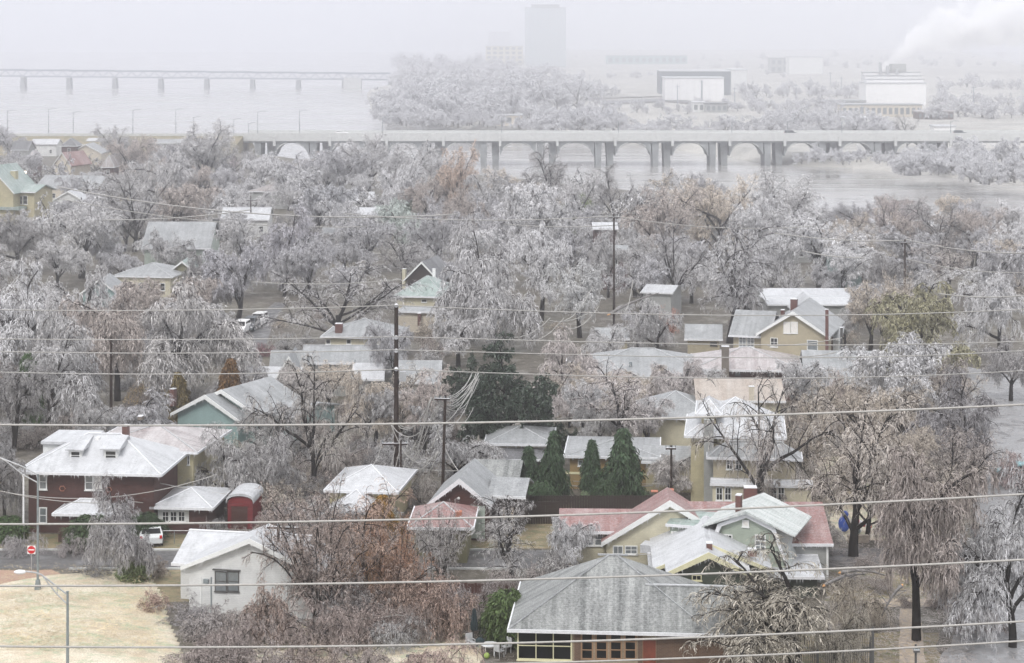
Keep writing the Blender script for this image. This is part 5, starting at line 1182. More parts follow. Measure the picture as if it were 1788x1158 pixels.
# ================================================================ vehicles
def car(label,px,pb,rz,kind='suv',colour='white',s=1.0,name=None):
    b=G(px,pb); prof={'suv':[(-2.25,0.35),(-2.3,0.9),(-2.15,1.05),(-2.0,1.72),(0.55,1.75),(1.15,1.12),(2.1,0.98),(2.3,0.75),(2.3,0.35)],
      'pickup':[(-2.7,0.45),(-2.7,1.05),(-0.65,1.05),(-0.60,1.75),(0.75,1.78),(1.35,1.18),(2.5,1.05),(2.65,0.8),(2.65,0.42)],
      'sedan':[(-2.25,0.32),(-2.25,0.85),(-1.75,0.98),(-1.2,1.38),(0.25,1.42),(0.95,0.98),(2.0,0.86),(2.25,0.65),(2.25,0.32)]}[kind]
    o=thing(name or {'suv':'parked_suv','pickup':'pickup_truck','sedan':'parked_car'}[kind],label,'pickup truck' if kind=='pickup' else 'car',b,rz); hw=0.92
    V=[];n=len(prof)
    for y,k in ((-hw,0),(hw,0)):
        for x,z in prof:
            t=0.16 if z>1.2 else 0.0; V.append((x,y*(1-t),z))
    body=MB().add(V,[tuple(range(n)),tuple(range(2*n-1,n-1,-1))]+[(i,i+n,(i+1)%n+n,(i+1)%n) for i in range(n)]).build('body',M[colour],o)
    bv=body.modifiers.new('b','BEVEL'); bv.width=0.06; bv.segments=2
    top=max(p[1] for p in prof); xr=-1.95 if kind=='suv' else (-0.52 if kind=='pickup' else -1.35); xf=0.9
    for sg in (-1,1):
        f=MB(); y=sg*hw; ya=y*0.985+sg*0.012; yb_=y*0.87+sg*0.012
        for a,c in (((xr+xf)/2+0.04,xf),(xr,(xr+xf)/2-0.04)):
            f=MB(); vs=[(a,ya,1.10),(c,ya,1.10),(min(c,0.5) if c==xf else c,yb_,top-0.14),(a+(0.12 if a==xr else 0),yb_,top-0.14)]
            f.add(vs+[(v[0],v[1]-sg*0.03,v[2]) for v in vs],[(0,1,2,3),(7,6,5,4),(0,4,5,1),(1,5,6,2),(2,6,7,3),(3,7,4,0)]).build('side_window',M['black'],o)
    i=[k for k,p in enumerate(prof) if p[1]==top or abs(p[1]-top)<0.04][-1]; a=prof[i]; c=prof[i+1]
    def slab(p,q,yw,nm,mat,off=0.02):
        d=Vector((q[0]-p[0],0,q[1]-p[1])).normalized(); nn=Vector((-d.z,0,d.x)); 
        if nn.z<0: nn=-nn
        e0=Vector((p[0],0,p[1]))+d*0.08+nn*off; e1=Vector((q[0],0,q[1]))-d*0.06+nn*off
        vs=[(e0.x,-yw*0.86,e0.z),(e0.x,yw*0.86,e0.z),(e1.x,yw*0.95,e1.z),(e1.x,-yw*0.95,e1.z)]; m=MB().add(vs+[(v[0]-nn.x*0.03,v[1],v[2]-nn.z*0.03) for v in vs],[(0,1,2,3),(7,6,5,4),(0,4,5,1),(1,5,6,2),(2,6,7,3),(3,7,4,0)])
        return m.build(nm,M[mat],o)
    slab(a,c,0.82,'windscreen','black')
    j=[k for k,p in enumerate(prof) if abs(p[1]-top)<0.06][0]; slab(prof[j],prof[j-1],0.82,'rear_window','black')
    for x in (prof[0][0]+0.85,prof[-1][0]-0.85):
        for sg in (-1,1):
            w=MB().tube([(x,sg*(hw-0.16),0.34),(x,sg*(hw+0.03),0.34)],0.35,14).build('wheel',M['umb'],o); MB().tube([(x,sg*(hw+0.031),0.34),(x,sg*(hw+0.05),0.34)],0.2,10).build('rim',M['metal'],w)
    for sg in (-1,1):
        MB().box((prof[-1][0]-0.03,sg*0.55,0.62),(prof[-1][0]+0.03,sg*0.86,0.8)).build('headlight',M['lampwhite'],o); MB().box((prof[0][0]-0.06,sg*0.68,0.75),(prof[0][0]+0.02,sg*0.88,1.0)).build('tail_light',M['redpaint'],o)
    if kind=='pickup': MB().box((-2.6,-0.78,0.85),(-0.75,0.78,1.056)).build('load_bed',M['umb'],o)
    MB().box((prof[-1][0]-0.02,-0.85,0.40),(prof[-1][0]+0.08,0.85,0.56)).build('bumper',M['greymetal'],o)
    return o
M['teal']=plain('teal_car_paint',(0.12,0.28,0.30),0.25,0.05); M['dark']=plain('dark_car_paint',(0.06,0.07,0.08),0.25,0.05); M['silver']=plain('silver_car_paint',(0.60,0.62,0.62),0.25,0.05)
car('white car nosing out from under the arching tree, nearest of the parked row',401,592,math.radians(-94),'sedan','white')
car('white van with dark windows, second in the row on the side street',421,582,math.radians(-96),'suv','white')
car('dark green estate car between two white vehicles on the side street',437,576,math.radians(-96),'suv','dark')
car('white car farthest up the side street row',452,568,math.radians(-96),'suv','white')
car('silver car with red tail lights parked by the brick house fence',264,945,math.radians(100),'sedan','silver')
car('teal pickup truck at the right edge on the flooded street',1788,842,math.radians(170),'pickup','teal')
for px,py,col_,lb in ((595,241,'white','small white car driving on the left end of the arch bridge'),(1384,241,'dark','dark car driving over the middle of the arch bridge'),(1682,240,'dark','dark truck on the right end of the arch bridge')):
    o=car(lb,px,300,0,'suv',col_,name='car'); o.location=(bx(px),Yb+5,zt-0.29)
# ================================================================ small things
# iron railings on the patio (lower centre)
def railing(x0,x1,pb,n,h,label,posts=3,mat='darktrim',name='railing',y2=None):
    a=G(x0,pb); b=G(x1,pb if y2 is None else y2); o=thing(name,label,'railing',a,math.atan2(b.y-a.y,b.x-a.x)); w=(b-a).length
    for z in (0.12,h-0.05): MB().box((0,-0.02,z),(w,0.02,z+0.045)).build('rail',M[mat],o)
    me=MB().box((-0.016,-0.012,0.05),(0.016,0.012,h+0.06)).mesh('picket',M[mat])
    for i in range(n):
        p=bpy.data.objects.new('picket',me); COL.objects.link(p); p.parent=o; p.location=(w*(i+0.5)/n,-0.035,0)
    for i in range(posts): MB().box((w*i/(posts-1)-0.05,-0.05,0),(w*i/(posts-1)+0.05,0.05,h+0.12)).build('post',M[mat],o)
    return o
railing(826,888,1126,22,1.0,'black patio railing behind the garden furniture',4)
railing(1335,1520,1168,50,1.15,'black iron railing inside the lower right corner',5)
railing(1335,1520,1135,46,1.1,'far black iron railing beneath the broken willow',5)
o=thing('fence','dark board fence behind the row of cypresses','fence',G(920,905)); a=G(920,905); b=G(1140,905); w=b.x-a.x
n=48
for i in range(n): MB().box((w*i/n+0.01,0,0),(w*(i+1)/n-0.01,0.04+0.02*(i%2),1.95+random.uniform(-0.03,0.03))).build('plank',M['w_dark'],o)
for z_ in (0.4,1.6): MB().box((0,0.065,z_),(w,0.13,z_+0.1)).build('rail',M['w_dark'],o)
o=thing('fence','rust brown board fence behind the brown brush','fence',G(540,1062)); a=G(540,1062); b=G(900,1062); w=b.x-a.x
n=60
for i in range(n): MB().box((w*i/n+0.01,0,0),(w*(i+1)/n-0.01,0.04+0.02*(i%2),1.8+random.uniform(-0.03,0.03))).build('plank',M['w_dred'],o)
for z_ in (0.4,1.5): MB().box((0,0.065,z_),(w,0.13,z_+0.1)).build('rail',M['w_dred'],o)
o=thing('fence','black board fence between the small red roof and the cream house','fence',G(866,915)); b=G(978,915); w=b.x-G(866,915).x
for i in range(26): MB().box((w*i/26+0.01,0,0),(w*(i+1)/26-0.01,0.04+0.02*(i%2),1.9)).build('plank',M['w_dark'],o)
# low chain fence in front of the brick house
o=thing('fence','low grey wire fence along the brick house yard','fence',G(150,950)); a=G(150,950); b=G(330,950); w=b.x-a.x
for i in range(8): MB().tube([(w*i/7,0,0),(w*i/7,0,1.1)],0.03,5).build('post',M['greymetal'],o)
MB().tube([(0,0,1.08),(w,0,1.08)],0.025,5).build('rail',M['metal'],o)
o=thing('wall','low stone garden wall behind the straw lawn at right','wall',G(1480,948)); b=G(1520,948); w=b.x-G(1480,948).x
for r_ in range(3):
    for i in range(6): MB().box((w*(i+0.02+0.5*(r_%2)*0.6)/6.4,random.uniform(-0.03,0.03),0.2*r_+0.005),(w*(i+0.98+0.5*(r_%2)*0.6)/6.4,0.4,0.2*r_+0.195)).build('stone',M['stone'],o)
# parasol
b=G(828,1128); s=F/b.y; o=thing('parasol','closed black patio parasol beside the railing','parasol',b)
MB().tube([(0,0,0),(0,0,2.5)],0.03,6).build('pole',M['darktrim'],o)
V=[];Fc=[];K=12;prof=[(0.05,2.55),(0.12,2.35),(0.17,1.9),(0.22,1.5),(0.24,1.15),(0.13,1.05)]
for i,(r_,z_) in enumerate(prof):
    for k in range(K*2): a=math.pi*k/K; rr=r_*(1.15 if k%2 else 0.8); V.append((rr*math.cos(a),rr*math.sin(a),z_))
for i in range(len(prof)-1):
    for k in range(24): Fc.append((i*24+k,i*24+(k+1)%24,(i+1)*24+(k+1)%24,(i+1)*24+k))
Fc.append(tuple(range(24))); Fc.append(tuple(range(5*24,6*24)))
MB().add(V,Fc).build('canopy',M['umb'],o); MB().tube([(0,0,0),(0,0,0.12)],0.3,12).build('base',M['dconcrete'],o)
def chair(label,px,pb,rz,mat='capgrey'):
    b=G(px,pb); o=thing('garden_chair',label,'chair',b,rz,)
    MB().box((-0.26,-0.26,0.42),(0.26,0.26,0.47)).build('seat',M[mat],o); bk=MB().box((-0.26,0.24,0.473),(0.26,0.29,1.0)).build('backrest',M[mat],o)
    for x in (-0.22,0.22):
        for y in (-0.22,0.22): MB().box((x-0.02,y-0.02,0),(x+0.02,y+0.02,0.418)).build('leg',M[mat],o)
        MB().box((x-0.03,-0.24,0.62),(x+0.03,0.235,0.65)).build('armrest',M[mat],o); MB().box((x-0.02,-0.22,0.473),(x+0.02,-0.18,0.618)).build('arm_support',M[mat],o)
chair('pale patio chair directly below the closed parasol',822,1133,0.5); chair('pale patio chair nearest the house corner',884,1140,-0.9); chair('pale patio chair in the middle of the patio',872,1148,2.4)
b=G(855,1143); o=thing('garden_table','low pale patio table with iced top among the chairs','table',b)
MB().tube([(0,0,0.66),(0,0,0.71)],0.6,16).build('table_top',M['icetrim'],o)
for k in range(4): a=0.8+k*1.571; MB().box((0.4*math.cos(a)-0.025,0.4*math.sin(a)-0.025,0),(0.4*math.cos(a)+0.025,0.4*math.sin(a)+0.025,0.658)).build('leg',M['trim'],o)
M['lime']=plain('lime_plastic',(0.30,0.42,0.10),0.5,0.05)
b=G(850,1150); o=thing('garden_ball','small lime green ball lying on the patio','ball',b); MB().sphere((0,0,0.2),0.2,12,9).build('ball_skin',M['lime'],o)
b=G(838,1140); o=thing('grill','black kettle grill on thin legs beside the patio table','grill',b)
MB().sphere((0,0,0.8),0.3,12,8,(1,1,0.8)).build('kettle',M['umb'],o)
for k in range(3): a=k*2.094; MB().tube([(0.15*math.cos(a),0.15*math.sin(a),0.65),(0.32*math.cos(a),0.32*math.sin(a),0)],0.02,4).build('leg',M['metal'],o)
# fallen inflatable figure: red white blue
b=G(1474,930); o=thing('inflatable','collapsed red white and blue inflatable lying on the straw lawn','inflatable',b)
MB().sphere((0,0,0.75),0.55,12,8,(0.9,0.8,1.25)).build('body',M['bluepaint'],o); MB().sphere((0.05,-0.1,1.55),0.30,10,7).build('head',M['bluepaint'],o); MB().sphere((0.75,-0.2,0.42),0.28,10,7).build('boot',M['white'],o); MB().sphere((1.05,-0.35,0.32),0.36,12,8).build('boot',M['white'],o); MB().tube([(1.05,-0.75,0.32),(1.05,-0.68,0.32)],0.2,10).build('sole',M['greymetal'],o)
for i in range(6):
    MB().tube([(0.7+0.27*i,0.3,0.95-0.09*i),(0.7+0.27*(i+1),0.3,0.95-0.09*(i+1))],0.30-0.03*i,10).build('stripe',M['redpaint' if i%2 else 'white'],o)
# satellite dish by the cream house
b=G(1057,985); s=F/b.y; o=thing('satellite_dish','dark grey satellite dish in front of the cream house','satellite dish',(b.x,b.y,0)); zz=(985-962)/s
MB().tube([(0,0,0),(0,0.1,zz)],0.05,6).build('mast',M['metal'],o)
V=[];Fc=[]
for i in range(5):
    for k in range(14): a=2*math.pi*k/14; r_=0.42*i/4+0.001; V.append((r_*math.cos(a),-0.25*(r_/0.42)**2*0.4-0.02,zz+r_*math.sin(a)))
for i in range(4):
    for k in range(14): Fc.append((i*14+k,i*14+(k+1)%14,(i+1)*14+(k+1)%14,(i+1)*14+k))
d_=MB().add(V,Fc).build('dish',M['darktrim'],o); d_.modifiers.new('s','SOLIDIFY').thickness=0.03; MB().tube([(0,-0.05,zz-0.4),(0,-0.5,zz)],0.02,4).build('feed_arm',M['metal'],o)
b=G(1070,975); o=thing('shed','small rust brown shed roof beside the cream house wall','shed',b)
MB().box((-1.0,0,0),(1.0,1.5,1.5)).build('wall',M['w_brownbrick'],o); MB().prism([(-0.2,1.503),(-0.2,1.58),(1.7,2.1),(1.7,2.02)],'x',-1.15,1.15).build('roof',M['r_brown'],o)
# yard flag and small signs at the bottom edge
b=G(1383,1172); s=F/b.y; o=thing('yard_flag','small striped flag on a slanted white staff at the bottom edge','flag',b)
MB().tube([(-0.45,0,1.35),(0.25,0,0.35),(0.45,0,0)],0.02,5).build('staff',M['white'],o)
for i in range(7): MB().add([(-0.02+0.045*i,-0.03,0.95-0.06*i),(0.03+0.045*i,-0.03,0.99-0.06*i),(0.33+0.045*i,-0.05,0.62-0.06*i),(0.28+0.045*i,-0.05,0.58-0.06*i)],[(0,1,2,3)]).build('stripe',M['redpaint' if i%2==0 else 'white'],o).modifiers.new('s','SOLIDIFY').thickness=0.01
b=G(1229,1175); o=thing('utility_box','small white box on a thin post before the brick wall','utility box',b); MB().tube([(0,0,0),(0,0,1.15)],0.03,5).build('post',M['metal'],o); MB().box((-0.15,-0.08,1.15),(0.15,0.08,1.5)).build('box',M['trim'],o)
b=G(1248,1176); o=thing('utility_box','smaller pale box just right of the white post box','utility box',b); MB().tube([(0,0,0),(0,0,1.05)],0.03,5).build('post',M['metal'],o); MB().box((-0.13,-0.08,1.05),(0.13,0.08,1.3)).build('box',M['trim'],o)
b=G(1159,1172); o=thing('barrel','orange topped bin standing before the brick wall','bin',b); MB().tube([(0,0,0),(0,0,0.55)],0.26,12,0.3).build('bin_body',M['orange'],o); MB().tube([(0,0,0.553),(0,0,0.64)],0.33,12,0.2).build('lid',M['orange'],o)
b=G(738,1158); o=thing('bench','dark garden bench at the bottom edge below the grey bush','bench',b)
for i in range(3): MB().box((-1.1,-0.2+0.16*i,0.45),(1.1,-0.07+0.16*i,0.49)).build('slat',M['darktrim'],o)
for x in (-0.95,0.95): MB().box((x-0.04,-0.2,0),(x+0.04,0.24,0.447)).build('leg',M['darktrim'],o)
# lit lamps near the yellow house
b=G(38,345,0); o=thing('floodlight','pair of lit lamps behind the yellow house chimney','lamp',(b.x,b.y,0))
lm=bpy.data.materials.new('lit_lamp'); lm.use_nodes=True; q=lm.node_tree.nodes['Principled BSDF']; q.inputs['Emission Color'].default_value=(1,0.85,0.6,1); q.inputs['Emission Strength'].default_value=6
s=F/b.y; MB().tube([(0,0,0),(0,0,(345-302)/s)],0.1,6).build('pole',M['greymetal'],o)
for x in (-0.6,0.9): MB().sphere((x,-0.2,(345-301)/s),0.33,8,6).build('lamp_head',lm,o)
MB().box((-0.6,-0.06,(345-302)/s-0.1),(0.9,0.06,(345-302)/s)).build('bracket',M['greymetal'],o)
BX=[]
bpy.context.view_layer.update()
for o in list(COL.objects):
    if o.type=='MESH' and o.name.split('.')[0] in('wall',) :
        pts=[o.matrix_world@Vector(c) for c in o.bound_box]; BX.append((min(p.x for p in pts),max(p.x for p in pts),min(p.y for p in pts),max(p.y for p in pts)))
def blocked(x,y,m,front=0):
    for a,b,c,d in BX:
        if a-m<x<b+m and c-m-front<y<d+m: return True
    return False
# ================================================================ trees and shrubs of the town: (kind, x, top, base, width, tint, label)
TREES=[
('weep2',8,730,900,80,(0.75,0.74,0.75),'dark drooping tree left of the brick house at the picture edge'),
('round3',-25,790,935,90,DRK,'shaded tree half cut off left of the white flag pole'),
('round4',1148,518,628,85,GREY,'iced tree hiding the white roof fragments beneath the great elm'),
('weep1',325,738,815,95,GREY,'drooping iced tree hiding the foot of the teal gabled house'),
('weep2',478,740,835,110,(0.8,0.78,0.76),'grey drooping tree under the right roof of the teal house'),
('weep1',1060,570,650,70,GREY,'small drooping iced tree before the tan low roof'),
('round4',1062,405,520,66,GREY,'iced tree screening the red brick houses beside the slender pole'),
('open1',640,845,1055,150,(0.92,0.66,0.52),'brown orange branchy tree right of the many stemmed one'),
('fan',690,895,1060,120,(1.05,0.64,0.44),'rusty brown many stemmed tree under the bright orange one'),
# --- far row by the highway and the bridge
('round1',15,222,285,62,LAV,'pale iced tree at the left edge just below the highway lamps'),
('tall1',200,218,300,60,GREY,'bare tree with upright tip standing alone above the highway line at left'),
('round2',222,238,318,80,BRN,'brownish iced tree under the upright one by the highway'),
('farA',108,268,335,60,LAV,'low lilac iced tree by the red roofed little house'),
('tall1',362,210,330,110,GREY,'tall fine branched tree sticking up left of the bridge start'),
('round4',298,262,372,115,GREY,'broad iced tree between the highway and the dark limbed trees at left'),
('farA',408,262,312,52,(0.55,0.48,0.50),'small rounded dark brown tree near the bridge start'),
('round3',330,248,330,70,LAV,'iced tree touching the base of the tall fine branched one'),
('round2',455,270,345,80,PALE,'white iced tree under the first bridge arch'),
('round1',545,262,345,95,LAV,'grey green tinged iced tree under the second bridge arch'),
('round4',505,285,365,90,PALE,'pale iced tree right of the brown hip roof'),
('tall2',645,232,350,115,GREY,'feathery iced tree reaching above the bridge roadway'),
('round3',598,262,350,85,LAV,'iced tree left of the feathery one at the bridge'),
('tall1',712,248,372,95,GREY,'airy grey tree before the third bridge arch'),
('round2',690,285,392,80,PALE,'bright iced tree under the airy grey one at the bridge'),
('tall1',800,252,400,66,(1.0,0.80,0.66),'tall brownish tree with leaves left on, before the bridge piers'),
('round4',745,300,400,90,BRN,'brown tinged iced tree left of the leafy brown one'),
('round1',860,300,410,85,GREY,'iced tree right of the leafy brown tree by the river'),
('open1',962,250,405,105,DRK,'tall open tree with dark forked stem before the bridge arches'),
('open3',1072,285,410,110,DRK,'dark bare tree with curved limbs right of the forked one at the river'),
('tall2',1010,300,420,80,GREY,'thin grey tree between the two dark open ones at the river'),
('round3',900,318,440,110,PALE,'bright white iced tree at the centre of the river edge'),
('bush1',430,300,345,60,LAV,'lilac shrub mass below the small rounded dark brown tree'),
# --- second row
('round4',30,368,478,130,DRK,'dark cored iced tree at the left edge under the yellow house'),
('round2',142,352,486,150,GREY,'large round iced tree with dark forked trunk left of the big grey roof'),
('farA',90,340,440,80,PALE,'pale iced tree hiding the foot of the yellow house'),
('round1',185,330,432,90,LAV,'lilac iced tree right of the small white gable'),
('open2',235,300,440,120,DRK,'dark limbed tree with snapped top above the big grey roof'),
('round3',300,320,432,110,BRN,'brownish iced tree rising behind the big grey roof'),
('weep1',285,400,472,85,PALE,'white drooping iced tree before the left end of the big grey roof'),
('weep1',355,440,560,95,DRK,'dark stemmed iced tree below the big grey roof'),
('weep2',492,362,508,135,(0.85,0.83,0.90),'big drooping lilac tree right of the big grey roof'),
('round1',425,372,500,85,GREY,'iced tree hiding the right corner of the big grey roof'),
('round3',550,322,428,110,(0.75,0.76,0.80),'rounded grey tree below the first bridge arches'),
('round2',640,378,478,120,LAV,'lilac iced tree in the middle with thin dark stems'),
('tall1',600,345,440,70,PALE,'white upright iced tree beside the small white roofed house'),
('round1',705,350,465,95,(0.8,0.9,0.84),'faintly green iced tree left of centre'),
('tall2',765,350,490,110,LAV,'purple grey upright tree above the pale green hip roof'),
('open1',705,400,510,110,DRK,'leaning dark stemmed tree just above the dark steep gable'),
('round4',800,330,450,85,BRN,'brown tinted iced tree left of the bright central one'),
('blob',1010,338,410,64,(2.6,2.4,1.5),'small yellow green tree by the river bank'),
('blob',722,350,395,34,(1.6,2.3,1.9),'small frosty green evergreen near the river at centre'),
('round3',930,350,500,100,PALE,'dense white iced tree left of the slender tall pole'),
('round1',1000,395,500,90,LAV,'round lilac iced tree just left of the slender pole'),
('tall1',1160,320,480,110,BRN,'tall fine branched brown tree right of the slender pole'),
('open3',1178,385,545,130,DRK,'dark ivy trunked tree left of the great elm'),
('tall2',1255,305,460,130,TAN,'tan feathery tree against the river right of centre'),
('tall1',1365,298,450,130,GREY,'grey feathery tree standing out against the river'),
('round2',1310,345,470,120,PALE,'white iced tree behind the great elm'),
('open2',1275,385,600,215,(0.80,0.79,0.81),'great elm with dark forked limbs left of the tan shuttered house'),
('round1',1430,370,505,130,PALE,'white iced tree with dark trunk above the tan shuttered house'),
('fan',1555,343,430,130,(0.72,0.62,0.62),'brown twiggy fan shaped tree against the river'),
('fan',1510,395,500,80,TAN,'light tan twiggy tree left of the dark pole above the willow'),
('open1',1640,348,470,100,DRK,'dark branched tree on the river bank at right'),
('tall2',1705,362,470,90,BRN,'brown feathery tree on the river bank at right'),
('open3',1775,368,470,80,DRK,'bare crooked tree at the right edge by the river'),
('round4',1590,395,480,110,LAV,'lilac iced tree behind the dark pole above the willow'),
('open1',1655,420,520,115,(0.8,0.72,0.68),'open brown tree right of the dark pole above the willow'),
('weep1',1450,462,515,95,(0.85,0.85,0.88),'low domed iced tree behind the long white roofs'),
('weep1',1545,440,540,90,DRK,'dark domed iced tree left of the green willow top'),
('round3',1740,420,540,90,LAV,'lilac iced tree high on the right edge of the tree belt'),
('round1',540,410,515,80,LAV,'shaded lilac tree left of the wide spreading one'),
('round4',850,360,455,80,LAV,'lilac iced tree high in the centre of the belt'),
('tall2',1090,400,500,80,GREY,'grey tree hiding the red brick houses from the right'),
('round1',1120,440,545,90,LAV,'rounded iced tree at the foot of the dark ivy trunked one'),
# --- third row
('weep2',55,465,650,190,PALE,'huge whitish iced tree filling the left edge at mid height'),
('weep1',140,475,665,120,GREY,'grey drooping tree between the huge left one and the arch shaped one'),
('weep2',300,488,700,235,(0.95,0.92,0.90),'very wide arch shaped iced tree left of the parked cars'),
('weep1',205,500,700,150,BRN,'brownish drooping tree in front of the dark teal gable'),
('round3',415,430,568,105,(0.78,0.77,0.82),'iced tree behind the parked cars on the side street'),
('round4',360,470,560,90,DRK,'dark twiggy tree left of the parked cars row'),
('open2',598,462,606,215,(0.85,0.83,0.84),'wide spreading bare tree behind the cream hip roofed house'),
('weep2',865,392,608,195,(0.92,0.91,0.92),'massive dense iced tree at the very centre with black trunk'),
('round2',945,400,560,120,PALE,'white topped iced tree right of the massive central one'),
('round1',1012,455,590,110,(0.95,0.96,0.96),'pale iced tree below the slender tall pole'),
('weep2',1115,532,608,100,(0.86,0.85,0.88),'low grey dome of iced twigs before the long grey roof'),
('fan',1163,535,605,46,(1.1,0.62,0.5),'rust tinged shrub tree between the grey dome and the great elm'),
('willow',1612,494,650,195,(0.50,0.47,0.27),'big yellow green willow like evergreen right of the tan shuttered house'),
('round4',1745,470,630,125,PALE,'white frosted tree at right above the flooded street'),
('weep1',1765,590,700,95,DRK,'dark brown drooping tree at the right edge over the flooded street'),
('round1',1520,490,615,95,TAN,'tan iced tree left of the big willow like evergreen'),
('round3',1605,598,770,165,PALE,'heavy white encrusted tree in front of the big willow like evergreen'),
('weep2',975,572,700,120,(1.02,0.93,0.90),'pinkish white bowed tree right of the dark evergreen'),
('round2',690,560,690,80,LAV,'twiggy grey tree right of the tall pole top'),
('weep1',800,540,640,110,GREY,'low iced limbs spreading left of the massive central tree'),
('round1',1475,535,610,55,GREY,'grey twiggy tree right of the slim brick chimney'),
# --- fourth row
('weep2',85,570,745,180,GREY,'large grey drooping tree above the brick house at left edge'),
('blob',50,618,745,48,(1.0,1.25,0.8),'ivy covered green stem in the left tree mass'),
('round3',20,640,800,110,DRK,'shaded iced tree left of the brick house roof'),
('bigfir',888,594,800,185,(0.05,0.085,0.05),'large very dark green evergreen in the centre'),
('cypress2',404,626,745,52,(2.4,1.0,0.62),'rust red conifer behind the teal gabled house'),
('blob',434,668,742,28,(2.4,1.0,0.62),'small rust red shrub right of the rust conifer'),
('cypress2',311,650,738,42,(2.1,1.2,0.8),'smaller rust brown conifer left of the rust red one'),
('bush1',255,660,705,70,(1.2,0.95,0.5),'yellowish frosted bush in the left tree mass'),
('bush2',461,598,622,34,(0.62,0.34,0.36),'dark red round shrub beside the side street'),
('weep2',230,688,790,165,LAV,'grey bowed tree arching over the brick house roof'),
('weep1',160,700,790,90,GREY,'iced tree right behind the dormers of the brick house'),
('open3',550,618,870,190,(0.82,0.76,0.70),'tall open tree with black stems left of the tall pole'),
('round1',520,640,740,80,(0.95,0.88,0.84),'pinkish iced twigs left of the tall open tree top'),
('tall1',750,640,795,80,(1.0,0.88,0.82),'pinkish upright tree behind the fallen wires'),
('weep1',640,650,780,90,TAN,'tan drooping tree just left of the tall pole'),
('weep1',795,748,850,130,GREY,'iced shrubby tree right of the leaning wire pole'),
('weep2',395,742,885,140,(0.85,0.83,0.82),'bowed tree between the brick house and the black stemmed tree'),
('weep1',470,760,890,110,(0.80,0.78,0.78),'shaded drooping tree above the red shed'),
('open1',1085,628,800,150,(1.0,0.92,0.90),'open pinkish tree before the long grey roof'),
('round2',1020,660,775,90,PALE,'white iced tree left of the open pinkish one'),
('weep1',1045,700,790,80,GREY,'grey iced tree over the roof of the ochre house'),
('open3',1325,648,915,235,(0.88,0.82,0.76),'big dark forked tree in front of the yellow two storey house'),
('round3',1385,625,745,85,PALE,'white spiky tree at the right end of the tan roof'),
('open2',1490,690,972,250,(1.0,0.90,0.80),'largest open tree right of the red roofs with twin dark stems'),
('weep2',1700,655,835,185,(0.50,0.48,0.50),'long heavy limb tree bending right over the flooded street'),
('open1',1430,650,800,110,TAN,'tan open tree right of the big dark forked one'),
('fan',1665,850,905,0.01+70,PINK,'small pink twiggy sapling by the flooded street'),
('round1',1560,740,885,110,TAN,'tan iced tree between the largest open tree and the street'),
# --- fifth row
('cypress1',923,780,874,40,(0.75,0.95,0.75),'dark green cypress leftmost of the clipped row'),
('cypress2',968,752,880,46,(0.75,0.95,0.75),'tall narrow cypress second in the clipped row'),
('cypress1',1034,768,880,38,(0.75,0.95,0.75),'slim cypress third in the clipped row'),
('cypress2',1090,748,884,66,(0.8,1.0,0.8),'broadest cypress at the right end of the clipped row'),
('blob',945,840,895,52,(0.9,1.1,0.85),'low dark evergreen between the two left cypresses'),
('blob',1058,835,895,46,(0.9,1.1,0.85),'low dark evergreen between the two right cypresses'),
('cypress1',1411,600,642,16,(1.2,1.7,1.2),'small bright green column conifer by the tan shuttered house'),
('blob',1020,858,892,24,FROSTG,'small frosted pale green sapling before the cypresses'),
('weep1',1170,790,876,90,(1.0,0.94,0.90),'frosted shrub round the slim black pole by the yellow house'),
('weep2',215,835,1012,125,(0.80,0.78,0.80),'dark trunked drooping tree in front of the brick house porch'),
('weep1',1600,782,1118,215,(0.80,0.69,0.63),'broad brown weeping tree with thick black trunk at lower right'),
('broken',1388,955,1178,290,(0.72,0.65,0.52),'broken willow with snapped orange ends beside the big hip roof'),
('weep2',1768,838,1130,215,PALE,'white drooping tree at the lower right edge'),
('fan',560,838,1045,215,(0.82,0.66,0.58),'red brown many stemmed tree right of the white garage'),
('open2',895,872,1012,170,(1.05,1.02,1.0),'frosted crooked small tree before the cream red roofed house'),
('weep1',990,900,1010,90,PALE,'white arching shrub left of the cream house windows'),
('fan',770,880,1005,100,(1.0,0.95,0.92),'frosted thin tree in front of the small olive house'),
('arch',700,905,1030,150,(0.95,0.92,0.90),'pale arching shrub left of the small olive house'),
('cypress2',668,864,955,58,(3.2,1.35,0.45),'bright orange leaved small tree beside the tall pole foot'),
('arch',640,930,1050,160,(1.15,0.72,0.42),'orange brown arching thicket below the bright orange tree'),
('weep1',1440,900,985,80,(0.9,0.85,0.8),'low twiggy tree at the right end of the biggest red roof'),
('round1',1130,690,790,80,(1.0,0.95,0.95),'iced tree left of the stepped icy roofs'),
('weep1',600,780,850,80,BRN,'brown twigs above the icy hip roof by the tall pole'),
]
for t in TREES: plant(*t,name={'willow':'willow_tree','bigfir':'fir_tree','cypress1':'cypress_tree','cypress2':'conifer_tree','blob':'evergreen_shrub','bush1':'shrub','bush2':'shrub','arch':'shrub'}.get(t[0],'bare_tree'),cat='shrub' if t[0] in('blob','bush1','bush2','arch') else 'tree')
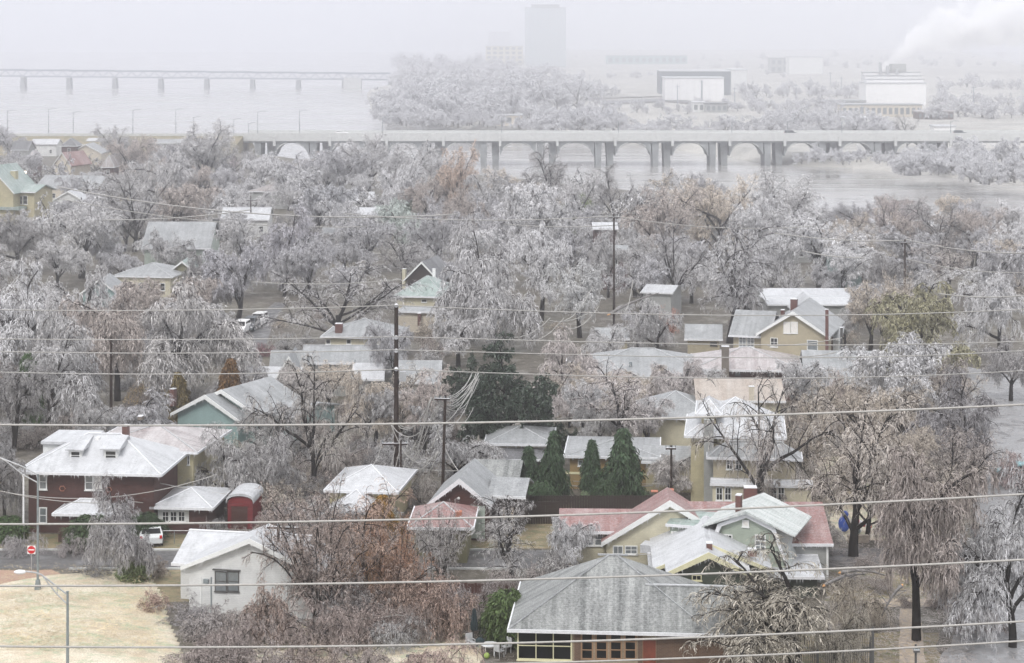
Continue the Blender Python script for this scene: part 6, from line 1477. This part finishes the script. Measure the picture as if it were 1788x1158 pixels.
BUSHES=[
('arch',40,930,968,76,(0.90,0.86,0.88),'rounded pale hedge bush left of the flag pole'),
('arch',123,934,967,58,(0.92,0.84,0.84),'rounded pinkish hedge bush right of the flag pole'),
('blob',232,974,1019,52,(2.3,2.2,1.5),'olive green bush by the foot of the dark drooping tree'),
('brush',150,978,1008,90,DRK,'grey heap of broken branches on the street edge'),
('brush',178,992,1020,70,(0.75,0.76,0.78),'small grey twig pile at the trunk of the dark drooping tree'),
('bush2',268,968,1008,50,(1.0,0.85,0.75),'frosted tan bush left of the garage'),
('blob',160,900,942,90,(0.75,0.9,0.6),'dark green hedge under the porch of the brick house'),
('blob',255,896,945,70,(0.5,0.65,0.45),'dark green hedge under the sunroom windows'),
('blob',15,902,945,60,(0.8,1.0,0.6),'dark green hedge left of the white flag pole'),
('blob',240,822,870,44,(0.45,0.6,0.45),'dark ivy on the corner of the brick house'),
('bush1',262,1030,1072,60,(1.0,0.72,0.62),'reddish brush at the top edge of the straw slope'),
('brush',320,1035,1092,130,(0.72,0.68,0.70),'dark grey brush heap below the garage corner'),
('bush1',365,1055,1115,120,(0.85,0.78,0.76),'grey pink brush in front of the white garage'),
('arch',405,1085,1150,130,(0.9,0.76,0.72),'pinkish arching brush left of the snapped limb'),
('brush',340,1100,1165,140,(0.95,0.80,0.75),'low pink brush spreading onto the straw slope'),
('bush2',470,1020,1120,100,(0.92,0.72,0.62),'tall tan pink shrub in front of the black crossarm pole'),
('arch',545,1055,1140,170,(0.88,0.72,0.66),'wide brown pink thicket left of the grey bush'),
('bush1',600,1010,1085,120,(0.88,0.84,0.82),'frosted brown shrub below the many stemmed tree'),
('arch',690,1075,1128,120,(1.05,1.05,1.06),'round grey white bush near the bottom centre'),
('bush2',770,1000,1110,120,(0.88,0.66,0.56),'red brown hanging shrub left of the closed parasol'),
('bush2',700,985,1080,110,(0.80,0.60,0.50),'dark red brown shrub before the rust fence'),
('arch',640,1120,1185,110,(0.95,0.82,0.76),'round pink brown bush at the bottom edge'),
('arch',765,1118,1190,150,(1.0,0.78,0.70),'pinkish weeping bush left of the patio furniture'),
('brush',450,1120,1185,200,(0.70,0.60,0.56),'dark brown brush along the bottom edge'),
('brush',560,1125,1190,150,(0.80,0.62,0.52),'rusty brush below the snapped limb'),
('blob',885,1030,1122,84,(1.25,1.35,0.8),'green rounded bush touching the left corner of the big roof'),
('blob',855,1066,1116,40,(1.0,1.2,0.8),'small green bush over the patio railing'),
('arch',825,1012,1085,110,(0.95,0.88,0.86),'pale twig shrub left of the green rounded bush'),
('arch',900,985,1055,120,(0.92,0.82,0.78),'brown frosted thicket above the left roof corner'),
('bush1',960,960,1020,110,(0.95,0.92,0.90),'low frosted shrub before the cream house'),
('bush1',480,880,940,80,(0.95,0.78,0.72),'pinkish shrub right of the red shed'),
('arch',560,905,985,150,(0.80,0.62,0.52),'brown tangle behind the black crossarm pole'),
('arch',735,830,880,70,(0.95,0.88,0.82),'frosted bush left of the dark red gable'),
('brush',1480,990,1015,110,(0.8,0.72,0.66),'flattened brown twigs across the patchy grass'),
('arch',1500,1010,1100,120,(0.9,0.80,0.66),'tan hanging twigs right of the broken willow'),
('arch',1455,1060,1150,130,(0.85,0.78,0.64),'olive tan tangle under the broken willow'),
('bush1',1700,1060,1100,110,(0.85,0.70,0.66),'reddish twigs along the flooded street kerb'),
('bush1',1770,785,850,60,(0.95,0.75,0.72),'pinkish twigs round the teal pickup'),
('arch',1560,800,870,100,(0.9,0.78,0.66),'tan shrub on the straw lawn'),
('bush1',1340,830,880,100,(0.78,0.70,0.62),'brown shrub before the yellow house ground floor'),
('bush1',1430,800,880,110,(0.90,0.82,0.76),'frosted shrub right of the yellow house'),
('arch',1380,690,750,80,(0.95,0.80,0.70),'pink tan shrub right of the tan roof chimney'),
('arch',1480,640,720,90,(1.0,0.85,0.78),'pinkish twig clump by the grey bungalow roof'),
('arch',760,690,760,70,(1.0,0.9,0.85),'frosted pink shrub behind the fallen wires'),
('bush1',620,1050,1100,110,(0.62,0.54,0.50),'shadowy brown shrub at the foot of the rust fence'),
]
for t in BUSHES: plant(*t,name='evergreen_shrub' if t[0]=='blob' else ('brush_pile' if t[0]=='brush' else 'shrub'),cat='shrub' if t[0]!='brush' else 'brush')
# crowded belts where no single tree can be told from its neighbours: shared labels
def belt(zone,n,label,group,kinds,hr,tints,gap=16,bases=None):
    done=[];tries=0
    while len(done)<n and tries<n*40:
        tries+=1; x=random.uniform(zone[0],zone[2]); y=random.uniform(zone[1],zone[3])
        if any(abs(x-a)<gap and abs(y-b)<gap*0.6 for a,b in done): continue
        b=G(x,y); 
        if blocked(b.x,b.y,2.5): continue
        done.append((x,y)); s=S(y); h=random.uniform(*hr)*s
        plant(random.choice(kinds),x,y-h,y,h*random.uniform(0.8,1.15),random.choice(tints),label,group=group)
for z_,lab_,gr_ in (((-60,300,110,372),'pale iced tree in the crowded patch round the yellow house with green roof','trees round the yellow house'),((110,300,220,372),'pale iced tree in the crowded patch below the little red roofed house','trees below the little red roof'),((220,300,330,372),'pale iced tree in the crowded patch above the big plain grey roof','trees above the big grey roof')):
    belt(z_,7,lab_,gr_,['farA','round1','round3'],(6,9),[GREY,LAV,PALE,BRN],22)
for z_,lab_,gr_ in (((330,318,490,400),'pale iced tree in the crowded patch below the left end of the arch bridge','trees below the bridge start'),((490,318,650,400),'pale iced tree in the crowded patch below the second bridge arch','trees below the second arch'),((650,318,800,400),'pale iced tree in the crowded patch left of the leafy brown tree','trees left of the leafy brown tree')):
    belt(z_,9,lab_,gr_,['farA','tall1','round2','round4'],(7,10),[GREY,LAV,PALE,BRN],24)
for z_,lab_,gr_ in (((800,345,1020,430),'pale iced tree crowded on the river bank round the dark forked tree','bank trees round the forked tree'),((1020,345,1250,430),'pale iced tree crowded on the river bank behind the red brick houses','bank trees behind the brick houses')):
    belt(z_,11,lab_,gr_,['farA','round2','tall1','round4'],(7,10),[GREY,LAV,PALE,TAN],26)
for z_,lab_,gr_ in (((1230,400,1430,470),'pale iced tree crowded on the river bank behind the great elm','bank trees behind the great elm'),((1430,400,1600,470),'pale iced tree crowded on the river bank round the dull teal block','bank trees round the teal block'),((1600,400,1830,470),'pale iced tree crowded on the river bank nearest the right edge','bank trees nearest the right edge')):
    belt(z_,9,lab_,gr_,['tall2','round2','tall1','round1'],(6,9),[GREY,LAV,PALE,TAN,BRN],26)
for z_,lab_,gr_ in (((-60,400,240,540),'iced tree packed left of the big plain grey roof','trees left of the big grey roof'),((240,400,560,540),'iced tree packed between the big plain grey roof and the spreading bare tree','trees right of the big grey roof')):
    belt(z_,11,lab_,gr_,['round1','weep1','round3','round4'],(6,9),[GREY,LAV,DRK],32)
for z_,lab_,gr_ in (((560,420,780,540),'iced tree packed round the pale green hip roof','trees round the pale green hip roof'),((780,420,1010,540),'iced tree packed behind the massive central tree','trees behind the massive central tree'),((1010,420,1250,540),'iced tree packed between the slender pole and the great elm','trees between slender pole and elm')):
    belt(z_,9,lab_,gr_,['round1','weep1','round3','round2'],(5,8),[GREY,LAV,PALE],30)
for z_,lab_,gr_ in (((1300,455,1560,600),'iced tree packed round the long white roofs','trees round the long white roofs'),((1560,455,1840,600),'iced tree packed round the yellow green evergreen','trees round the yellow green evergreen')):
    belt(z_,10,lab_,gr_,['round1','tall1','round3','fan'],(6,9),[GREY,LAV,PALE,TAN],30)
for z_,lab_,gr_ in (((-40,560,170,690),'iced tree crowded beneath the huge whitish tree at the left edge','trees beneath the huge left tree'),((170,560,360,690),'iced tree crowded beneath the very wide arch shaped tree','trees beneath the arch shaped tree')):
    belt(z_,9,lab_,gr_,['round1','weep1','round3','weep2'],(5,8),[GREY,LAV,DRK,BRN],36)
belt((420,690,600,800),7,'twiggy iced tree crowded round the tall open black stemmed tree','trees round the black stemmed tree',['open1','weep1','round3','tall2'],(4,7),[GREY,TAN,BRN,DRK],32)
belt((600,690,790,800),6,'twiggy iced tree crowded between the two central poles','trees between the central poles',['open1','weep1','round3','tall2'],(4,7),[GREY,TAN,BRN,DRK],32)
belt((960,690,1240,770),9,'twiggy iced tree crowded before the long grey roof','trees before the long grey roof',['open1','weep1','tall2'],(4,6),[GREY,TAN,(1,.92,.9)],34)
belt((1400,690,1690,960),14,'tan twiggy tree in the tangle right of the yellow and red houses','trees in the right tangle',['open1','fan','tall2','open2'],(5,8),[TAN,BRN,TAN],34)
def low(zone,n,label,group,tints,kinds=('bush1','arch','bush2','brush'),hr=(1.2,3.2),gap=26):
    done=[];tries=0
    while len(done)<n and tries<n*40:
        tries+=1; x=random.uniform(zone[0],zone[2]); y=random.uniform(zone[1],zone[3]); b=G(x,y)
        if blocked(b.x,b.y,1.5) or any(abs(x-a)<gap and abs(y-q)<gap*0.5 for a,q in done): continue
        done.append((x,y)); h=random.uniform(*hr)*S(y)
        plant(random.choice(kinds),x,y-h,y,h*random.uniform(1.2,2.2),random.choice(tints),label,name='shrub',cat='shrub',group=group)
low((-20,540,390,790),44,'frosted undergrowth shrub beneath the big trees at left','undergrowth at left',[GREY,DRK,BRN])
low((480,560,800,790),30,'frosted undergrowth shrub round the roofs left of the evergreen','undergrowth left of centre',[GREY,PINK,TAN])
low((960,560,1680,770),36,'frosted undergrowth shrub round the roofs right of the evergreen','undergrowth right of centre',[GREY,PINK,TAN],hr=(1.0,2.2))
low((370,790,730,960),34,'frosted shrub in the tangled yards round the tall pole','shrubs in the tangled yards',[GREY,PINK,TAN,DRK])
low((1400,760,1690,1090),26,'brown frosted shrub in the lower right yards','shrubs in the lower right yards',[BRN,PINK,TAN],hr=(0.8,1.8))
low((400,1000,860,1130),14,'brown twiggy shrub in the thicket at bottom centre','thicket at bottom centre',[BRN,PINK,(0.7,0.56,0.5)],hr=(1.5,2.8))
low((730,800,1180,860),8,'small frosted shrub near the ochre house yard','shrubs near the ochre house',[GREY,TAN],hr=(0.8,1.6))
# --- far bank: woods that read as one mass, one joined object each
def flat(me):
    n=len(me.vertices); v=np.empty(n*3,np.float32); me.vertices.foreach_get('co',v); q=np.empty(len(me.loops),np.int32); me.loops.foreach_get('vertex_index',q)
    return v.reshape(-1,3),q.reshape(-1,4)
WC=bpy.data.collections.new('wood_sources'); FV=[]
for d in FARV:
    cv,cq=flat(d['crown']); tv,tq=flat(d['trunk']); sc1=1/d['h']
    me,_=npmesh('wood_tree',[(cv*sc1,cq),(tv*sc1,tq)],M['fartwig']); me.materials.append(M['barkice']); mi=np.zeros(len(me.polygons),np.int32); mi[len(cq):]=1; me.polygons.foreach_set('material_index',mi)
    o=bpy.data.objects.new('wood_tree',me); WC.objects.link(o)
def woodnodes():
    ng=bpy.data.node_groups.new('wood_scatter','GeometryNodeTree'); ng.interface.new_socket('Geometry',in_out='INPUT',socket_type='NodeSocketGeometry'); ng.interface.new_socket('Geometry',in_out='OUTPUT',socket_type='NodeSocketGeometry')
    gi=ng.nodes.new('NodeGroupInput'); go=ng.nodes.new('NodeGroupOutput'); ip=ng.nodes.new('GeometryNodeInstanceOnPoints'); ci=ng.nodes.new('GeometryNodeCollectionInfo')
    ci.inputs['Collection'].default_value=WC; ci.inputs['Separate Children'].default_value=True; ci.inputs['Reset Children'].default_value=True; ip.inputs['Pick Instance'].default_value=True
    L=ng.links.new; L(gi.outputs[0],ip.inputs['Points']); L(ci.outputs[0],ip.inputs['Instance']); L(ip.outputs[0],go.inputs[0])
    for nm,ty,sk in (('wrot','FLOAT_VECTOR','Rotation'),('wscale','FLOAT_VECTOR','Scale'),('widx','INT','Instance Index')):
        n=ng.nodes.new('GeometryNodeInputNamedAttribute'); n.data_type=ty; n.inputs[0].default_value=nm; L(n.outputs[0],ip.inputs[sk])
    return ng
WN=woodnodes()
def wood(name,label,rows,z=-2.2,tint=None):
    P_=[];S_=[];R_=[];I_=[]
    for (y0,n,x0,x1,h0,h1,sl) in rows:
        n=int(n*1.3)
        for i in range(n):
            x=x0+(x1-x0)*(i+random.random())/n; y=y0+(x-x0)*sl+random.uniform(-4,4); h=random.uniform(h0*0.8,h1*1.1); b=G(x,y,z); s=F/b.y; sz=h/s; sx=sz*random.uniform(0.85,1.35)
            P_.append(tuple(b)); S_+=[sx,sx,sz]; R_+=[0,0,random.uniform(0,6.28)]; I_.append(random.randrange(len(FARV)))
    me=bpy.data.meshes.new(name); me.from_pydata(P_,[],[])
    me.attributes.new('wscale','FLOAT_VECTOR','POINT').data.foreach_set('vector',S_); me.attributes.new('wrot','FLOAT_VECTOR','POINT').data.foreach_set('vector',R_); me.attributes.new('widx','INT','POINT').data.foreach_set('value',I_)
    o=bpy.data.objects.new(name,me); COL.objects.link(o); o.modifiers.new('scatter','NODES').node_group=WN
    tag(o,label,'wood',kind='stuff')
wood('wood','misty wood covering the far bank point left of the white sheds',[(216,20,665,880,16,34,.03),(212,14,665,860,34,60,.03),(202,15,672,900,40,70,.03),(206,16,860,1080,16,34,.03),(184,14,685,1010,40,60,.03),(162,13,700,1060,34,50,.03),(142,12,690,1000,26,40,.02),(124,10,680,900,20,30,0)],tint=(0.85,0.86,0.9))
wood('wood','line of misty trees along the far shore behind the arch bridge',[(232,14,905,1085,30,48,0),(236,18,1090,1330,22,34,0),(240,14,1330,1560,28,48,0),(222,10,1340,1500,24,40,0)],tint=(0.85,0.86,0.9))
wood('wood','misty trees on the bank tip before the right end of the arch bridge',[(284,9,1400,1560,22,34,0),(302,13,1560,1700,36,52,.02),(318,12,1690,1840,38,52,.03),(288,12,1580,1830,32,46,0)],tint=(0.85,0.85,0.9))
wood('wood','very faint scattered trees between the works on the far bank',[(205,12,1620,1830,18,32,0),(182,12,1620,1830,16,28,0),(156,10,1640,1830,14,24,0),(190,8,1300,1480,14,24,0),(160,8,1290,1500,12,20,0),(135,8,1000,1380,10,16,0),(118,14,1200,1830,9,16,0),(172,16,1290,1560,14,22,0),(196,16,1080,1480,16,24,0),(104,16,1000,1830,7,12,0)],tint=LAV)
o=plant('open2',1583,200,262,46,DRK,'dark bare tree standing alone before the right bridge end',z0=-3)
# snapped limbs
def limb(p,q,Yp,Yq,r,label,mat='barkice'):
    A=P(*p,Yp);B=P(*q,Yq); o=thing('broken_limb',label,'branch',A); pts=[]
    for i in range(8):
        t=i/7; v=(B-A)*t; v.z+=0.25*math.sin(t*3.1); pts.append(v)
    MB().tube(pts,r,7,r*0.35).build('limb',M[mat],o,smooth=True); MB().tube([(pts[0]),(pts[0]-(pts[1]-pts[0])*0.4)],r*0.8,6,r*0.2).build('torn_end',M['torn'],o)
    for k in range(5):
        i=2+k; a=pts[min(i,7)]; MB().tube([a,a+Vector((random.uniform(-.8,.8),random.uniform(-.5,.5),random.uniform(-.2,.9))),a+Vector((random.uniform(-1.4,1.4),random.uniform(-.8,.8),random.uniform(-.6,.8)))],r*0.3,5,r*0.12).build('twig',M['barkice'],o)
M['torn']=plain('fresh_torn_wood',(0.55,0.30,0.13),0.7,0.2,4)
limb((495,1070),(610,1145),140,134,0.18,'long snapped limb with torn orange end lying in the brush')
limb((1575,1022),(1540,1075),131,131,0.13,'snapped limb hanging beside the black trunk')
limb((1440,1022),(1510,1003),138,139,0.14,'iced limb sticking out right of the broken willow')
limb((1235,662),(1250,676),190,190,0.05,'little broken twig above the tan roof')
limb((1065,548),(1150,512),246,250,0.20,'long pale fallen limb leaning over the tan low roof')
limb((1570,878),(1563,900),148,148,0.07,'torn pale branch stub inside the brown weeping tree')
limb((1468,1000),(1545,1005),147,147,0.16,'felled log on the patchy grass')
